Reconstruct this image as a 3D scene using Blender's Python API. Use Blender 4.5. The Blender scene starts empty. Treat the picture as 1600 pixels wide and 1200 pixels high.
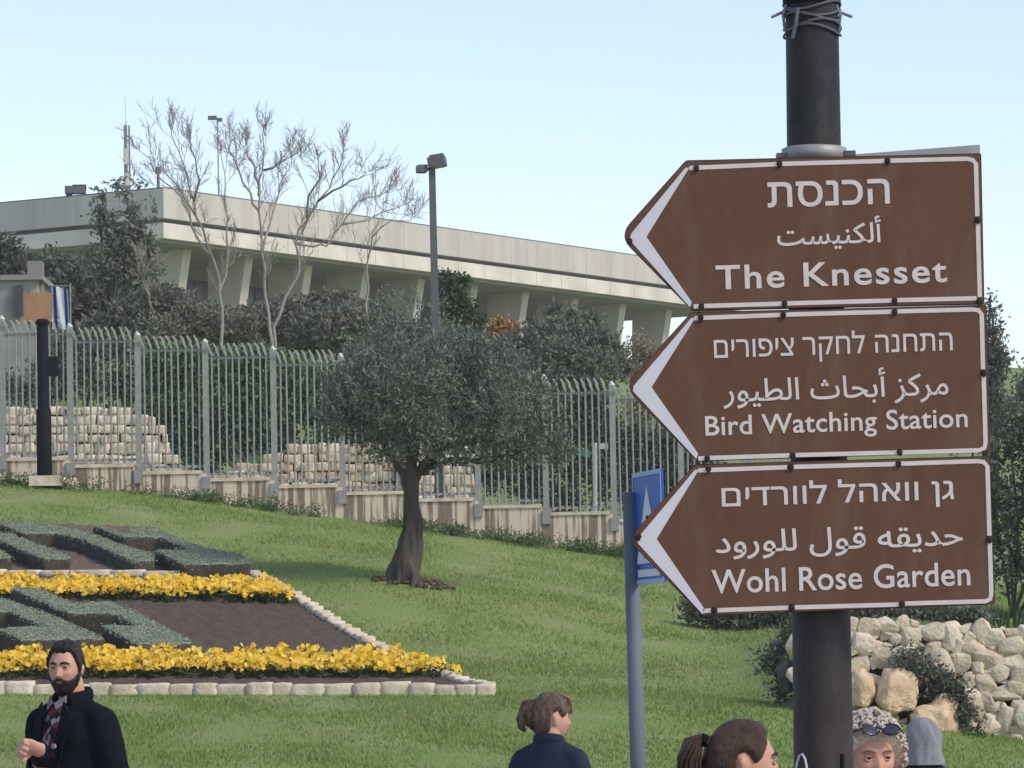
import bpy, bmesh, math, random
import numpy as np
from mathutils import Vector, Matrix, noise as mnoise

random.seed(7); RNG = np.random.default_rng(7)
S = bpy.context.scene
COL = S.collection

# ------------------------------------------------------------------ camera
F = 7000.0                     # focal length in photo pixels (1600 wide)
CAMZ = 1.65
PITCH = math.atan(480 / F); ROLL = 0.018
_f = np.array([0, math.cos(PITCH), math.sin(PITCH)])
_u0 = np.array([0, -math.sin(PITCH), math.cos(PITCH)]); _r0 = np.array([1.0, 0, 0])
_r = _r0 * math.cos(ROLL) - _u0 * math.sin(ROLL)
_u = _u0 * math.cos(ROLL) + _r0 * math.sin(ROLL)
cam_d = bpy.data.cameras.new('camera'); cam = bpy.data.objects.new('camera', cam_d); COL.objects.link(cam)
cam_d.sensor_width = 36; cam_d.lens = 36 * F / 1600; cam_d.clip_start = 0.5; cam_d.clip_end = 6000
M = Matrix(((_r[0], _u[0], -_f[0], 0), (_r[1], _u[1], -_f[1], 0), (_r[2], _u[2], -_f[2], CAMZ), (0, 0, 0, 1)))
cam.matrix_world = M
S.camera = cam

# ------------------------------------------------------------------ light
SUN_AZ = math.radians(-31); SUN_EL = math.radians(42)
sun_dir = np.array([math.cos(SUN_EL) * math.cos(SUN_AZ), math.cos(SUN_EL) * math.sin(SUN_AZ), math.sin(SUN_EL)])
W = bpy.data.worlds.new('World'); S.world = W; W.use_nodes = True
nt = W.node_tree; bg = nt.nodes['Background']
sky = nt.nodes.new('ShaderNodeTexSky'); sky.sky_type = 'NISHITA'; sky.sun_disc = False
sky.sun_elevation = SUN_EL; sky.sun_rotation = math.pi / 2 - SUN_AZ
sky.air_density = 1.0; sky.dust_density = 1.0; sky.ozone_density = 2.0; sky.altitude = 700
tn = nt.nodes.new('ShaderNodeMix'); tn.data_type = 'RGBA'; tn.blend_type = 'MULTIPLY'; tn.inputs['Factor'].default_value = 1
tn.inputs[7].default_value = (.97, .835, .79, 1)        # milky, slightly warm haze over the whole sky
nt.links.new(sky.outputs[0], tn.inputs[6]); nt.links.new(tn.outputs[2], bg.inputs[0]); bg.inputs[1].default_value = 0.128
sd = bpy.data.lights.new('sun', 'SUN'); sd.energy = 1.15; sd.angle = math.radians(13); sd.color = (1.0, 0.88, 0.70)
so = bpy.data.objects.new('sun', sd); COL.objects.link(so)
so.rotation_euler = Vector(sun_dir).to_track_quat('Z', 'Y').to_euler()
S.view_settings.view_transform = 'Standard'; S.view_settings.look = 'None'
S.view_settings.exposure = 1.03; S.view_settings.gamma = 1
S.render.engine = 'CYCLES'
S.cycles.max_bounces = 5; S.cycles.use_denoising = True

# ------------------------------------------------------------------ helpers: pixels to places
def ray(x, y):
    d = _f * F + _r * (x - 800) + _u * (600 - y)
    return d / d[1]
def P(x, y, d):                # point on the pixel's ray at depth d (metres along Y)
    return np.array([0, 0, CAMZ]) + ray(x, y) * d

# terrain: thin plate spline through surveyed points
_ctrl = []
for X in (-14, 0, 14):
    for Y in (0, 13, 26): _ctrl.append((X, Y, 0.0))
def _c(px, py, d):
    p = P(px, py, d); _ctrl.append(tuple(p))
for a in [(60, 1205, 45), (500, 1205, 45), (1000, 1205, 45),
          (-40, 1083, 54), (380, 1084, 54), (765, 1086, 54), (1000, 1092, 52), (1180, 1100, 50.5),
          (-40, 906, 66), (200, 907, 66), (390, 908, 66), (640, 906, 66), (900, 962, 66), (1080, 985, 66),
          (-60, 752, 80), (110, 760, 80), (325, 783, 80), (540, 812, 80), (750, 838, 80), (960, 866, 80), (1100, 885, 80),
          (1330, 948, 74), (1600, 948, 74), (1800, 948, 74),
          (1330, 1196, 46.5), (1600, 1200, 46.5), (1800, 1203, 46.5), (1600, 1150, 52)]: _c(*a)
for a in [(-16, 91, 5.9), (-8, 91, 5.6), (-3, 91, 5.0), (3, 91, 4.3), (12, 91, 3.9), (-14, 104, 7.2), (0, 104, 6.6), (14, 104, 5.8), (-22, 130, 10.5), (0, 130, 10.2), (22, 130, 9), (-30, 180, 15), (0, 180, 15), (30, 180, 13.5),
          (-40, 240, 18.6), (0, 240, 18.6), (40, 240, 18), (0, 280, 19), (-40, 290, 19), (40, 290, 19)]: _ctrl.append(a)
_ctrl = np.array(_ctrl, float)
def _tps_k(r2): return 0.5 * r2 * np.log(r2 + 1e-9)
_n = len(_ctrl)
_XY = _ctrl[:, :2]
_K = _tps_k(((_XY[:, None] - _XY[None]) ** 2).sum(2)) + np.eye(_n) * 0.4
_Pm = np.hstack([np.ones((_n, 1)), _XY])
_A = np.block([[_K, _Pm], [_Pm.T, np.zeros((3, 3))]])
_sol = np.linalg.solve(_A, np.concatenate([_ctrl[:, 2], np.zeros(3)]))
WALL_X0 = P(1222, 1000, 50)[0]
def wall_y(x): return 50.6 - 0.05 * (np.asarray(x) - WALL_X0)
def sstep(a, b, v):
    t = np.clip((v - a) / (b - a), 0, 1); return t * t * (3 - 2 * t)
def gz(x, y):
    x = np.clip(np.asarray(x, float), -45, 45); y = np.clip(np.asarray(y, float), 0, 285)
    sh = np.broadcast(x, y).shape
    q = np.stack([np.broadcast_to(x, sh).ravel(), np.broadcast_to(y, sh).ravel()], 1)
    out = np.empty(len(q))
    for i in range(0, len(q), 20000):
        qq = q[i:i + 20000]
        out[i:i + 20000] = _tps_k(((qq[:, None] - _XY[None]) ** 2).sum(2)) @ _sol[:_n] + _sol[_n] + qq @ _sol[_n + 1:]
    z = out.reshape(sh)
    wy = wall_y(x)
    z = z + 1.12 * sstep(-0.1, 1.4, x - WALL_X0) * sstep(0.02, 0.3, y - wy) * (1 - sstep(2, 20, y - wy))
    z = np.where(y < 27, z * sstep(18, 27, y), z)
    return z
def gpt(px, py, h=0.0, d0=30, d1=200):   # where a pixel's ray meets the ground raised by h
    r = ray(px, py); lo = d0
    ds = np.linspace(d0, d1, 700)
    pts = np.array([0, 0, CAMZ])[None] + r[None] * ds[:, None]
    g = pts[:, 2] - gz(pts[:, 0], pts[:, 1]) - h
    k = np.argmax(g < 0)
    if k == 0: k = len(ds) - 1
    a, b = ds[k - 1], ds[k]
    t = g[k - 1] / (g[k - 1] - g[k]); d = a + (b - a) * t
    return np.array([0, 0, CAMZ]) + r * d

# ------------------------------------------------------------------ helpers: objects
def mesh_of(name, V, Fc, smooth=False):
    me = bpy.data.meshes.new(name)
    V = np.asarray(V, np.float32)
    if isinstance(Fc, np.ndarray):
        m, k = Fc.shape
        me.vertices.add(len(V)); me.vertices.foreach_set('co', V.ravel())
        me.loops.add(m * k); me.loops.foreach_set('vertex_index', Fc.astype(np.int32).ravel())
        me.polygons.add(m); me.polygons.foreach_set('loop_start', np.arange(0, m * k, k, dtype=np.int32))
        me.polygons.foreach_set('loop_total', np.full(m, k, np.int32))
        me.update(calc_edges=True); me.validate()
    else:
        me.from_pydata([tuple(v) for v in V], [], [tuple(f) for f in Fc]); me.update()
    if smooth: me.polygons.foreach_set('use_smooth', np.ones(len(me.polygons), bool))
    return me
def wloc(o):
    p = np.zeros(3)
    while o is not None:
        p = p + np.array(o.location); o = o.parent
    return p
def obj(name, V, Fc, mat, parent=None, smooth=False, at=None):
    """link one mesh object given world coordinates"""
    V = np.asarray(V, float)
    off = wloc(parent) if parent is not None else (np.array(at, float) if at is not None else np.zeros(3))
    me = mesh_of(name, V - off, Fc, smooth)
    o = bpy.data.objects.new(name, me); COL.objects.link(o)
    if parent is not None: o.parent = parent
    else: o.location = off
    for m in (mat if isinstance(mat, (list, tuple)) else [mat]): me.materials.append(m)
    return o
def thing(name, label, cat, loc, group=None):
    o = bpy.data.objects.new(name, None); COL.objects.link(o); o.location = tuple(loc); o.empty_display_size = .2
    return tag(o, label, cat, group)
def tag(o, label, cat, group=None):
    o['label'] = label; o['category'] = cat
    if group: o['group'] = group
    return o
def kind(o, k): o['kind'] = k; return o

class MB:
    """collects boxes, tubes, lofts into one mesh"""
    def __init__(s): s.V = []; s.F = []; s.n = 0
    def add(s, V, Fc):
        V = np.asarray(V, float); s.V.append(V); s.F += [tuple(int(i) + s.n for i in f) for f in Fc]; s.n += len(V); return s
    def box(s, c, sz, ax=None):
        c = np.asarray(c, float); hx, hy, hz = np.asarray(sz, float) / 2
        A = np.eye(3) if ax is None else np.asarray(ax, float)
        L = np.array([[x, y, z] for z in (-hz, hz) for y in (-hy, hy) for x in (-hx, hx)])
        return s.add(c + L @ A, [(0, 2, 3, 1), (4, 5, 7, 6), (0, 1, 5, 4), (2, 6, 7, 3), (0, 4, 6, 2), (1, 3, 7, 5)])
    def prism(s, poly, off):
        """poly (n,3) ring, extruded by vector off"""
        poly = np.asarray(poly, float); n = len(poly)
        V = np.vstack([poly, poly + np.asarray(off)])
        return s.add(V, [tuple(range(n))[::-1], tuple(range(n, 2 * n))] + [(i, (i + 1) % n, n + (i + 1) % n, n + i) for i in range(n)])
    def tube(s, pts, rad, n=8, cap=True, up=None, lump=0, seed=0):
        """loft along pts; rad = list of r or (rx, ry)"""
        pts = [np.asarray(p, float) for p in pts]; m = len(pts)
        if not hasattr(rad, '__len__'): rad = [rad] * m
        rings = []; prev = None
        for i in range(m):
            t = pts[min(i + 1, m - 1)] - pts[max(i - 1, 0)]; t = t / (np.linalg.norm(t) + 1e-9)
            if up is not None: a = np.cross(np.asarray(up, float), t)
            elif prev is None: a = np.cross(t, [0, 0, 1.0] if abs(t[2]) < .9 else [0, 1.0, 0])
            else: a = prev - t * prev.dot(t)
            a = a / (np.linalg.norm(a) + 1e-9); prev = a; b = np.cross(t, a)
            rx, ry = rad[i] if hasattr(rad[i], '__len__') else (rad[i], rad[i])
            th = np.arange(n) * 2 * math.pi / n
            k = np.ones(n)
            if lump:
                k = 1 + lump * np.array([mnoise.noise((math.cos(q) * 1.6 + seed, math.sin(q) * 1.6, pts[i][2] * 1.1 + q * .15)) for q in th])
            rings.append(pts[i] + np.outer(np.cos(th) * rx * k, a) + np.outer(np.sin(th) * ry * k, b))
        V = np.vstack(rings); Fc = []
        for i in range(m - 1):
            for j in range(n):
                Fc.append((i * n + j, i * n + (j + 1) % n, (i + 1) * n + (j + 1) % n, (i + 1) * n + j))
        if cap: Fc += [tuple(range(n))[::-1], tuple(range((m - 1) * n, m * n))]
        return s.add(V, Fc)
    def ell(s, c, r, n=16, m=10, A=None):
        th = np.linspace(0, math.pi, m + 1); V = []
        for t in th:
            for q in range(n):
                p = q * 2 * math.pi / n; V.append([math.sin(t) * math.cos(p), math.sin(t) * math.sin(p), math.cos(t)])
        V = np.array(V) * np.asarray(r, float)
        if A is not None: V = V @ np.asarray(A, float)
        Fc = [(i * n + j, (i + 1) * n + j, (i + 1) * n + (j + 1) % n, i * n + (j + 1) % n) for i in range(m) for j in range(n)]
        return s.add(V + np.asarray(c, float), Fc)
    def arr(s): return np.vstack(s.V)
    def build(s, name, mat, parent=None, smooth=False, at=None): return obj(name, s.arr(), s.F, mat, parent, smooth, at)

def remeshed(V, Fc, voxel, smooth_it=4, sf=.5):
    me = mesh_of('tmp', V, Fc); o = bpy.data.objects.new('tmp', me); COL.objects.link(o)
    md = o.modifiers.new('r', 'REMESH'); md.mode = 'VOXEL'; md.voxel_size = voxel
    if smooth_it:
        sm = o.modifiers.new('s', 'SMOOTH'); sm.iterations = smooth_it; sm.factor = sf
    dg = bpy.context.evaluated_depsgraph_get(); ev = o.evaluated_get(dg); m2 = ev.to_mesh()
    co = np.empty(len(m2.vertices) * 3, np.float32); m2.vertices.foreach_get('co', co)
    fs = [tuple(p.vertices) for p in m2.polygons]
    ev.to_mesh_clear(); bpy.data.objects.remove(o); bpy.data.meshes.remove(me)
    q = [f for f in fs if len(f) == 4]
    return co.reshape(-1, 3).astype(float), (np.array(q) if len(q) == len(fs) else fs)
def vnormals(V, Fq):
    a = V[Fq[:, 2]] - V[Fq[:, 0]]; b = V[Fq[:, 3]] - V[Fq[:, 1]]; nf = np.cross(a, b)
    N = np.zeros_like(V)
    for k in range(4): np.add.at(N, Fq[:, k], nf)
    return N / (np.linalg.norm(N, axis=1, keepdims=True) + 1e-12)
def fbm(V, sc, oct=3, seed=0):
    return np.array([mnoise.fractal((v[0] * sc + seed, v[1] * sc, v[2] * sc), 1.0, 2.0, oct) for v in V])

# ------------------------------------------------------------------ helpers: materials
def mat(name, col, rough=.8, var=None, scale=6.0, bump=0.0, bscale=40.0, metal=0, island=None, spec=.3, stretch=None, detail=6, thresh=None, sub=0, trans=0):
    m = bpy.data.materials.new(name); m.use_nodes = True; t = m.node_tree; b = t.nodes['Principled BSDF']
    b.inputs['Roughness'].default_value = rough; b.inputs['Metallic'].default_value = metal
    b.inputs['Specular IOR Level'].default_value = spec
    c4 = lambda c: (c[0], c[1], c[2], 1)
    src = None
    tc = t.nodes.new('ShaderNodeTexCoord'); vec = tc.outputs['Object']
    if stretch:
        mp = t.nodes.new('ShaderNodeMapping'); mp.inputs['Scale'].default_value = stretch; t.links.new(vec, mp.inputs[0]); vec = mp.outputs[0]
    if island:
        g = t.nodes.new('ShaderNodeNewGeometry'); r = t.nodes.new('ShaderNodeValToRGB')
        e = r.color_ramp.elements; cs = [col] + list(island)
        while len(e) < len(cs): e.new(.5)
        for i, c in enumerate(cs): e[i].position = i / (len(cs) - 1); e[i].color = c4(c)
        t.links.new(g.outputs['Random Per Island'], r.inputs[0]); src = r.outputs[0]
    if var:
        nz = t.nodes.new('ShaderNodeTexNoise'); nz.inputs['Scale'].default_value = scale; nz.inputs['Detail'].default_value = detail
        t.links.new(vec, nz.inputs['Vector'])
        r = t.nodes.new('ShaderNodeMapRange'); lo, hi = thresh or (.32, .68)
        r.inputs['From Min'].default_value = lo; r.inputs['From Max'].default_value = hi
        t.links.new(nz.outputs['Fac'], r.inputs['Value'])
        mx = t.nodes.new('ShaderNodeMix'); mx.data_type = 'RGBA'
        t.links.new(r.outputs[0], mx.inputs['Factor'])
        if src: t.links.new(src, mx.inputs[6])
        else: mx.inputs[6].default_value = c4(col)
        mx.inputs[7].default_value = c4(var); src = mx.outputs[2]
    if src: t.links.new(src, b.inputs['Base Color'])
    else: b.inputs['Base Color'].default_value = c4(col)
    if bump:
        n2 = t.nodes.new('ShaderNodeTexNoise'); n2.inputs['Scale'].default_value = bscale; n2.inputs['Detail'].default_value = 5
        t.links.new(vec, n2.inputs['Vector'])
        bp = t.nodes.new('ShaderNodeBump'); bp.inputs['Strength'].default_value = bump; bp.inputs['Distance'].default_value = .02
        t.links.new(n2.outputs['Fac'], bp.inputs['Height']); t.links.new(bp.outputs[0], b.inputs['Normal'])
    if sub:
        b.inputs['Subsurface Weight'].default_value = sub; b.inputs['Subsurface Radius'].default_value = (.012, .005, .003)
        b.inputs['Subsurface Scale'].default_value = .5
    if trans:
        tl = t.nodes.new('ShaderNodeBsdfTranslucent'); ms = t.nodes.new('ShaderNodeMixShader'); ms.inputs[0].default_value = trans
        if src: t.links.new(src, tl.inputs[0])
        else: tl.inputs[0].default_value = c4(col)
        t.links.new(b.outputs[0], ms.inputs[1]); t.links.new(tl.outputs[0], ms.inputs[2])
        t.links.new(ms.outputs[0], t.nodes['Material Output'].inputs[0])
    return m

# ------------------------------------------------------------------ materials
M_LAWN = mat('lawn', (.175, .258, .062), .95, (.25, .285, .105), .9, .3, 60, detail=10)
M_GRASS = mat('grass_blades', (.215, .312, .080), .85, (.34, .36, .15), .6, island=[(.23, .33, .092), (.195, .292, .07), (.255, .338, .11)], trans=.3, detail=8, thresh=(.45, .8))
M_SOIL = mat('soil', (.125, .096, .072), .95, (.085, .064, .048), 9, .9, 45)
M_STONE = mat('pale_limestone', (.70, .60, .46), .9, (.50, .42, .31), 5, .6, 30, island=[(.82, .75, .63), (.72, .63, .50), (.80, .72, .60), (.66, .59, .48)])
M_TAN = mat('tan_rock', (.74, .57, .38), .9, (.50, .37, .24), 4, .9, 14)
M_MORTAR = mat('dark_gap_earth', (.17, .14, .10), .95, (.10, .085, .06), 12, .6, 30)
M_CONC = mat('concrete', (.55, .54, .48), .85, (.44, .43, .385), .9, .15, 6, stretch=(1, 1, .18), detail=9)
M_CONC2 = mat('pale_concrete', (.70, .68, .60), .85, (.55, .53, .46), .5, .1, 6)
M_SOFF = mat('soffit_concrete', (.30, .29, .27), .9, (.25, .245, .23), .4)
M_DARKGLASS = mat('dark_glass', (.03, .034, .04), .15, spec=.5)
M_CURT = mat('curtain', (.62, .58, .48), .9, (.5, .46, .38), 3, stretch=(4, 4, .3))
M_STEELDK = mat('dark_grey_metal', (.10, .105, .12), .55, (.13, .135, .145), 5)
M_GALV = mat('galvanised_steel', (.25, .27, .29), .5, (.19, .21, .23), 9, metal=.25, stretch=(1, 1, .2))
M_FENCE = mat('grey_green_fence_metal', (.25, .268, .25), .6, (.32, .34, .32), 14)
M_FTIP = mat('pale_metal', (.78, .80, .76), .55, (.60, .62, .58), 20)  # bar tips and post caps, far paler than the fence bars
M_BLACK = mat('black_paint', (.006, .007, .010), .7, (.010, .012, .016), 8, spec=.12)
M_BARK = mat('olive_bark', (.055, .048, .040), .95, (.11, .098, .083), 7, 1.0, 28, stretch=(1, 1, .22))
M_BRANCH = mat('bare_branch', (.36, .34, .305), .9, (.27, .255, .23), 5)
M_OLIVE = mat('olive_leaf', (.145, .172, .13), .65, island=[(.095, .118, .088), (.21, .235, .18), (.13, .155, .118), (.31, .34, .275)], trans=.2)
M_DKLEAF = mat('dark_leaf', (.09, .108, .08), .8, island=[(.14, .158, .122), (.072, .09, .066), (.175, .19, .15)], trans=.2)
M_GREYLEAF = mat('grey_green_leaf', (.16, .18, .135), .8, island=[(.12, .14, .105), (.215, .235, .185), (.185, .20, .155)], trans=.2)
M_GREENLEAF = mat('green_leaf', (.06, .10, .035), .7, island=[(.045, .08, .028), (.085, .125, .05), (.06, .095, .04)], trans=.25)
M_IVY = mat('ivy_leaf', (.105, .18, .09), .78, island=[(.135, .22, .115), (.088, .155, .08), (.165, .245, .135)], trans=.2)
M_DRYLEAF = mat('dry_leaf', (.34, .28, .19), .8, island=[(.28, .24, .15), (.42, .36, .26), (.16, .17, .09)], trans=.25)
M_ORLEAF = mat('orange_leaf', (.52, .26, .10), .8, island=[(.62, .36, .18), (.40, .22, .09), (.12, .14, .06)], trans=.25)
M_HEDGE = mat('clipped_hedge', (.22, .26, .19), .9, (.28, .32, .25), 22, .7, 70, detail=8)
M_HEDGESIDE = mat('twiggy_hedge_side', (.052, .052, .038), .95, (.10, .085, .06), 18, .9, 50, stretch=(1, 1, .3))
M_HEDGELEAF = mat('hedge_leaf', (.23, .275, .185), .85, island=[(.19, .23, .15), (.28, .325, .23), (.24, .28, .19)])
M_YEL = mat('yellow_petal', (.90, .62, .03), .65, island=[(.95, .70, .08), (.85, .50, .015), (.96, .76, .20), (.92, .62, .03), (.60, .34, .012)], trans=.3)
M_PLANTLEAF = mat('pansy_leaf', (.045, .085, .022), .7, island=[(.035, .065, .018), (.06, .10, .03)], trans=.2)
M_TWIGDK = mat('dark_twig', (.07, .062, .052), .9)

# ------------------------------------------------------------------ setting: hillside lawn
def axis(a, b, st, far, neg):
    core = np.arange(a, b + 1e-6, st); g = []; s = st; v = b
    while v < far: s *= 1.35; v += s; g.append(v)
    l = []
    s = st; v = a
    while v > neg: s *= 1.35; v -= s; l.append(v)
    return np.array(l[::-1] + list(core) + g)
gx = axis(-12, 12, .22, 2500, -2500); gy = axis(24, 96, .22, 4000, -60)
XX, YY = np.meshgrid(gx, gy); ZZ = gz(XX, YY)
fade = sstep(24, 34, YY) * (1 - sstep(90, 110, YY))
nzv = np.array([mnoise.noise((x * .8, y * .5, 0)) for x, y in zip(XX.ravel(), YY.ravel())]).reshape(XX.shape)
ZZ = ZZ + .035 * nzv * fade
V = np.stack([XX.ravel(), YY.ravel(), ZZ.ravel()], 1)
nx_, ny_ = len(gx), len(gy)
ii = (np.arange(ny_ - 1)[:, None] * nx_ + np.arange(nx_ - 1)[None]).ravel()
Fq = np.stack([ii, ii + 1, ii + nx_ + 1, ii + nx_], 1)
kind(obj('lawn', V, Fq, M_LAWN, smooth=True), 'structure')
kind(MB().box((0, 9, .004), (60, 34, .008)).build('pavement', mat('paving', (.34, .31, .27), .9, (.28, .26, .23), 2, .2, 40)), 'structure')

def drape(quad, nu, nv, lift, wob=0.0):
    """bilinear sheet over a footprint given as 4 ground points, lying on the terrain"""
    q = np.asarray(quad, float)[:, :2]
    u = np.linspace(0, 1, nu + 1); v = np.linspace(0, 1, nv + 1)
    U, Vv = np.meshgrid(u, v)
    xy = (q[0][None] * ((1 - U) * (1 - Vv)).ravel()[:, None] + q[1][None] * (U * (1 - Vv)).ravel()[:, None]
          + q[2][None] * (U * Vv).ravel()[:, None] + q[3][None] * ((1 - U) * Vv).ravel()[:, None])
    z = gz(xy[:, 0], xy[:, 1]) + lift
    if wob: z = z + wob * RNG.random(len(z))
    i2 = (np.arange(nv)[:, None] * (nu + 1) + np.arange(nu)[None]).ravel()
    return np.column_stack([xy, z]), np.stack([i2, i2 + 1, i2 + nu + 2, i2 + nu + 1], 1)

# flower bed soil: the lower terrace and the upper one
A_ = gpt(755, 1083); B_ = gpt(392, 908); L1 = gpt(-140, 1083); L2 = gpt(-140, 908)
v_, f_ = drape([L1, A_, B_, L2], 90, 90, .06, .05)
kind(obj('soil', v_, f_, M_SOIL, smooth=True), 'structure')
U1 = gpt(-140, 903); U2 = gpt(390, 903); U3 = gpt(232, 832); U4 = gpt(-140, 822)
v_, f_ = drape([U1, U2, U3, U4], 60, 50, .06, .04)
kind(obj('soil', v_, f_, mat('upper_soil', (.19, .14, .11), .95, (.13, .095, .075), 7, .8, 45), smooth=True), 'structure')

def stone_blob(mb, c, sz, ax=None, seed=0, sub=2, rough=.18, boxy=.55):
    bm = bmesh.new(); bmesh.ops.create_icosphere(bm, subdivisions=sub, radius=1)
    V = np.array([v.co for v in bm.verts]); Fc = [tuple(v.index for v in f.verts) for f in bm.faces]; bm.free()
    V = np.sign(V) * np.abs(V) ** boxy
    V = V / np.abs(V).max(0)
    n = np.array([mnoise.noise((v[0] * 1.3 + seed * 3.1, v[1] * 1.3 + seed, v[2] * 1.3)) for v in V])
    n2 = np.array([mnoise.noise((v[0] * 3.3 + seed, v[1] * 3.3, v[2] * 3.3 + seed)) for v in V])
    V = V * (1 + rough * n + rough * .4 * n2)[:, None] * (np.asarray(sz, float) / 2)
    if ax is not None: V = V @ np.asarray(ax)
    mb.add(V + np.asarray(c, float), Fc)

def stone_hull(mb, c, sz, ax=None, seed=0, n=16, flat=.75):
    """angular field stone: convex hull of jittered points on a squared ellipsoid, edges knocked off"""
    rs = np.random.default_rng(int(abs(seed) * 977) % (2 ** 31)); p = rs.normal(size=(n, 3)); p /= np.linalg.norm(p, axis=1, keepdims=True)
    p = np.sign(p) * np.abs(p) ** flat; p = p / np.abs(p).max(0) * rs.uniform(.82, 1.0, (n, 1))
    bm = bmesh.new()
    for v in p: bm.verts.new(v)
    r = bmesh.ops.convex_hull(bm, input=bm.verts)
    bmesh.ops.delete(bm, geom=[g for g in r['geom_interior'] if isinstance(g, bmesh.types.BMVert)], context='VERTS')
    bmesh.ops.subdivide_edges(bm, edges=bm.edges, cuts=2, use_grid_fill=True)
    bmesh.ops.smooth_vert(bm, verts=bm.verts, factor=.5, use_axis_x=True, use_axis_y=True, use_axis_z=True)
    bm.verts.index_update()
    V = np.array([v.co for v in bm.verts]); Fc = [tuple(v.index for v in f.verts) for f in bm.faces]; bm.free()
    nn = np.array([mnoise.noise((v[0] * 2.6 + seed, v[1] * 2.6, v[2] * 2.6 + seed)) for v in V]); V = V * (1 + .10 * nn)[:, None] * (np.asarray(sz, float) / 2) * 1.08
    if ax is not None: V = V @ np.asarray(ax)
    mb.add(V + np.asarray(c, float), Fc)
def block(mb, c, sz, ax=None, seed=0):
    """roughly squared block with chipped corners"""
    bm = bmesh.new(); bmesh.ops.create_cube(bm, size=2)
    bmesh.ops.subdivide_edges(bm, edges=bm.edges, cuts=3, use_grid_fill=True); bm.verts.index_update()
    V = np.array([v.co for v in bm.verts]); Fc = [tuple(v.index for v in f.verts) for f in bm.faces]; bm.free()
    L = np.abs(V); e = np.sort(L, 1)[:, 1] > .9      # edges and corners pulled in
    V[e] *= .955; V[np.sort(L, 1)[:, 0] > .9] *= .95
    n = np.array([[mnoise.noise((v[0] * 1.7 + seed, v[1] * 1.7 + k * 9, v[2] * 1.7)) for k in range(3)] for v in V]); V = V + n * .15
    V = V * (np.asarray(sz, float) / 2)
    if ax is not None: V = V @ np.asarray(ax)
    mb.add(V + np.asarray(c, float), Fc)

def edging(name, label, a, b, size, depth, group='stone edgings of the flower beds', lift=.0):
    a = np.array(a); b = np.array(b); L = np.linalg.norm((b - a)[:2]); e = (b - a) / L; ang = math.atan2(e[1], e[0])
    ax = np.array([[math.cos(ang), math.sin(ang), 0], [-math.sin(ang), math.cos(ang), 0], [0, 0, 1]])
    mb = MB(); s = 0; k = 0
    while s < L:
        w = size * random.uniform(.7, 1.45); m = a + e * (s + w / 2); z = float(gz(m[0], m[1]))
        hh = depth * random.uniform(.85, 1.12)
        block(mb, (m[0], m[1] + random.uniform(-.015, .015), z + hh * .40 + lift), (w * 1.05, .19 * random.uniform(.9, 1.1), hh), ax, seed=k + L)
        s += w; k += 1
    o = mb.build(name, M_STONE, smooth=True); return tag(o, label, 'edging', group)
edging('stone_edging', 'row of pale stone blocks along the bottom front edge of the yellow flower bed', gpt(-140, 1084), gpt(765, 1088), .30, .17)
edging('stone_edging', 'diagonal line of pale edging stones down the right side of the flower bed', gpt(764, 1085), gpt(398, 909), .28, .15)
edging('stone_edging', 'thin beige kerb behind the upper strip of yellow flowers, below the upper hedges', gpt(-140, 905), gpt(376, 909), .45, .10, lift=.07)

# ------------------------------------------------------------------ leaf clouds
def leaf_quads(C, D, ln, wd, rng=RNG):
    """C centres (n,3), D directions (n,3): bent diamond leaves"""
    n = len(C); D = D / (np.linalg.norm(D, axis=1, keepdims=True) + 1e-9)
    R_ = rng.normal(size=(n, 3)); Wv = np.cross(D, R_); Wv /= (np.linalg.norm(Wv, axis=1, keepdims=True) + 1e-9)
    ln = np.asarray(ln).reshape(-1, 1) * np.ones((n, 1)); wd = np.asarray(wd).reshape(-1, 1) * np.ones((n, 1))
    a = C - D * ln / 2; b = C + Wv * wd / 2; c = C + D * ln / 2; d = C - Wv * wd / 2
    V = np.stack([a, b, c, d], 1).reshape(-1, 3)
    return V, np.arange(n * 4).reshape(n, 4)
def cloud(clumps, n, shell=.45, rng=RNG):
    """points in clumps [(centre, (rx,ry,rz)), ...] with density by volume, biased to the shell"""
    w = np.array([r[0] * r[1] * r[2] for _, r in clumps]) ** .75; w = w / w.sum()
    k = rng.choice(len(clumps), n, p=w)
    c = np.array([np.asarray(q[0], float) for q in clumps])[k]; r = np.array([np.asarray(q[1], float) for q in clumps])[k]
    u = rng.normal(size=(n, 3)); u /= np.linalg.norm(u, axis=1, keepdims=True)
    rad = rng.random((n, 1)) ** shell * rng.uniform(.85, 1.12, (n, 1))
    return c + u * r * rad, u
def leaf_mesh(name, clumps, n, ln, wd, mat_, parent, up=.25, out=.8, shell=.45, sprig=6, jit=.09):
    """sprigs: several leaves along a short shoot, for clustered texture"""
    m = max(1, n // sprig)
    pc, u = cloud(clumps, m, shell)
    d = u * out + RNG.normal(size=(m, 3)) * .55 + np.array([0, 0, up])
    d /= np.linalg.norm(d, axis=1, keepdims=True)
    pts = []; ds = []
    for q in range(sprig):
        t = (q / sprig - .3) * jit * 3
        pts.append(pc + d * t + RNG.normal(size=(m, 3)) * jit * .35)
        ds.append(d + RNG.normal(size=(m, 3)) * .6)
    C = np.vstack(pts); D = np.vstack(ds)
    V, Fq = leaf_quads(C, D, RNG.uniform(.6, 1.3, len(C)) * ln, RNG.uniform(.7, 1.3, len(C)) * wd)
    return obj(name, V, Fq, mat_, parent)
def px_clumps(lst, d, dep=.8):
    """[(px, py, rpx, dd)] clumps seen at pixel places -> world clumps with real depth"""
    out = []
    for q in lst:
        x, y, rp = q[:3]; dd = q[3] if len(q) > 3 else 0; r = rp * (d + dd) / F
        out.append((P(x, y, d + dd), (r, r * dep * random.uniform(.9, 1.3), r * random.uniform(.8, 1.0))))
    return out

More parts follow.
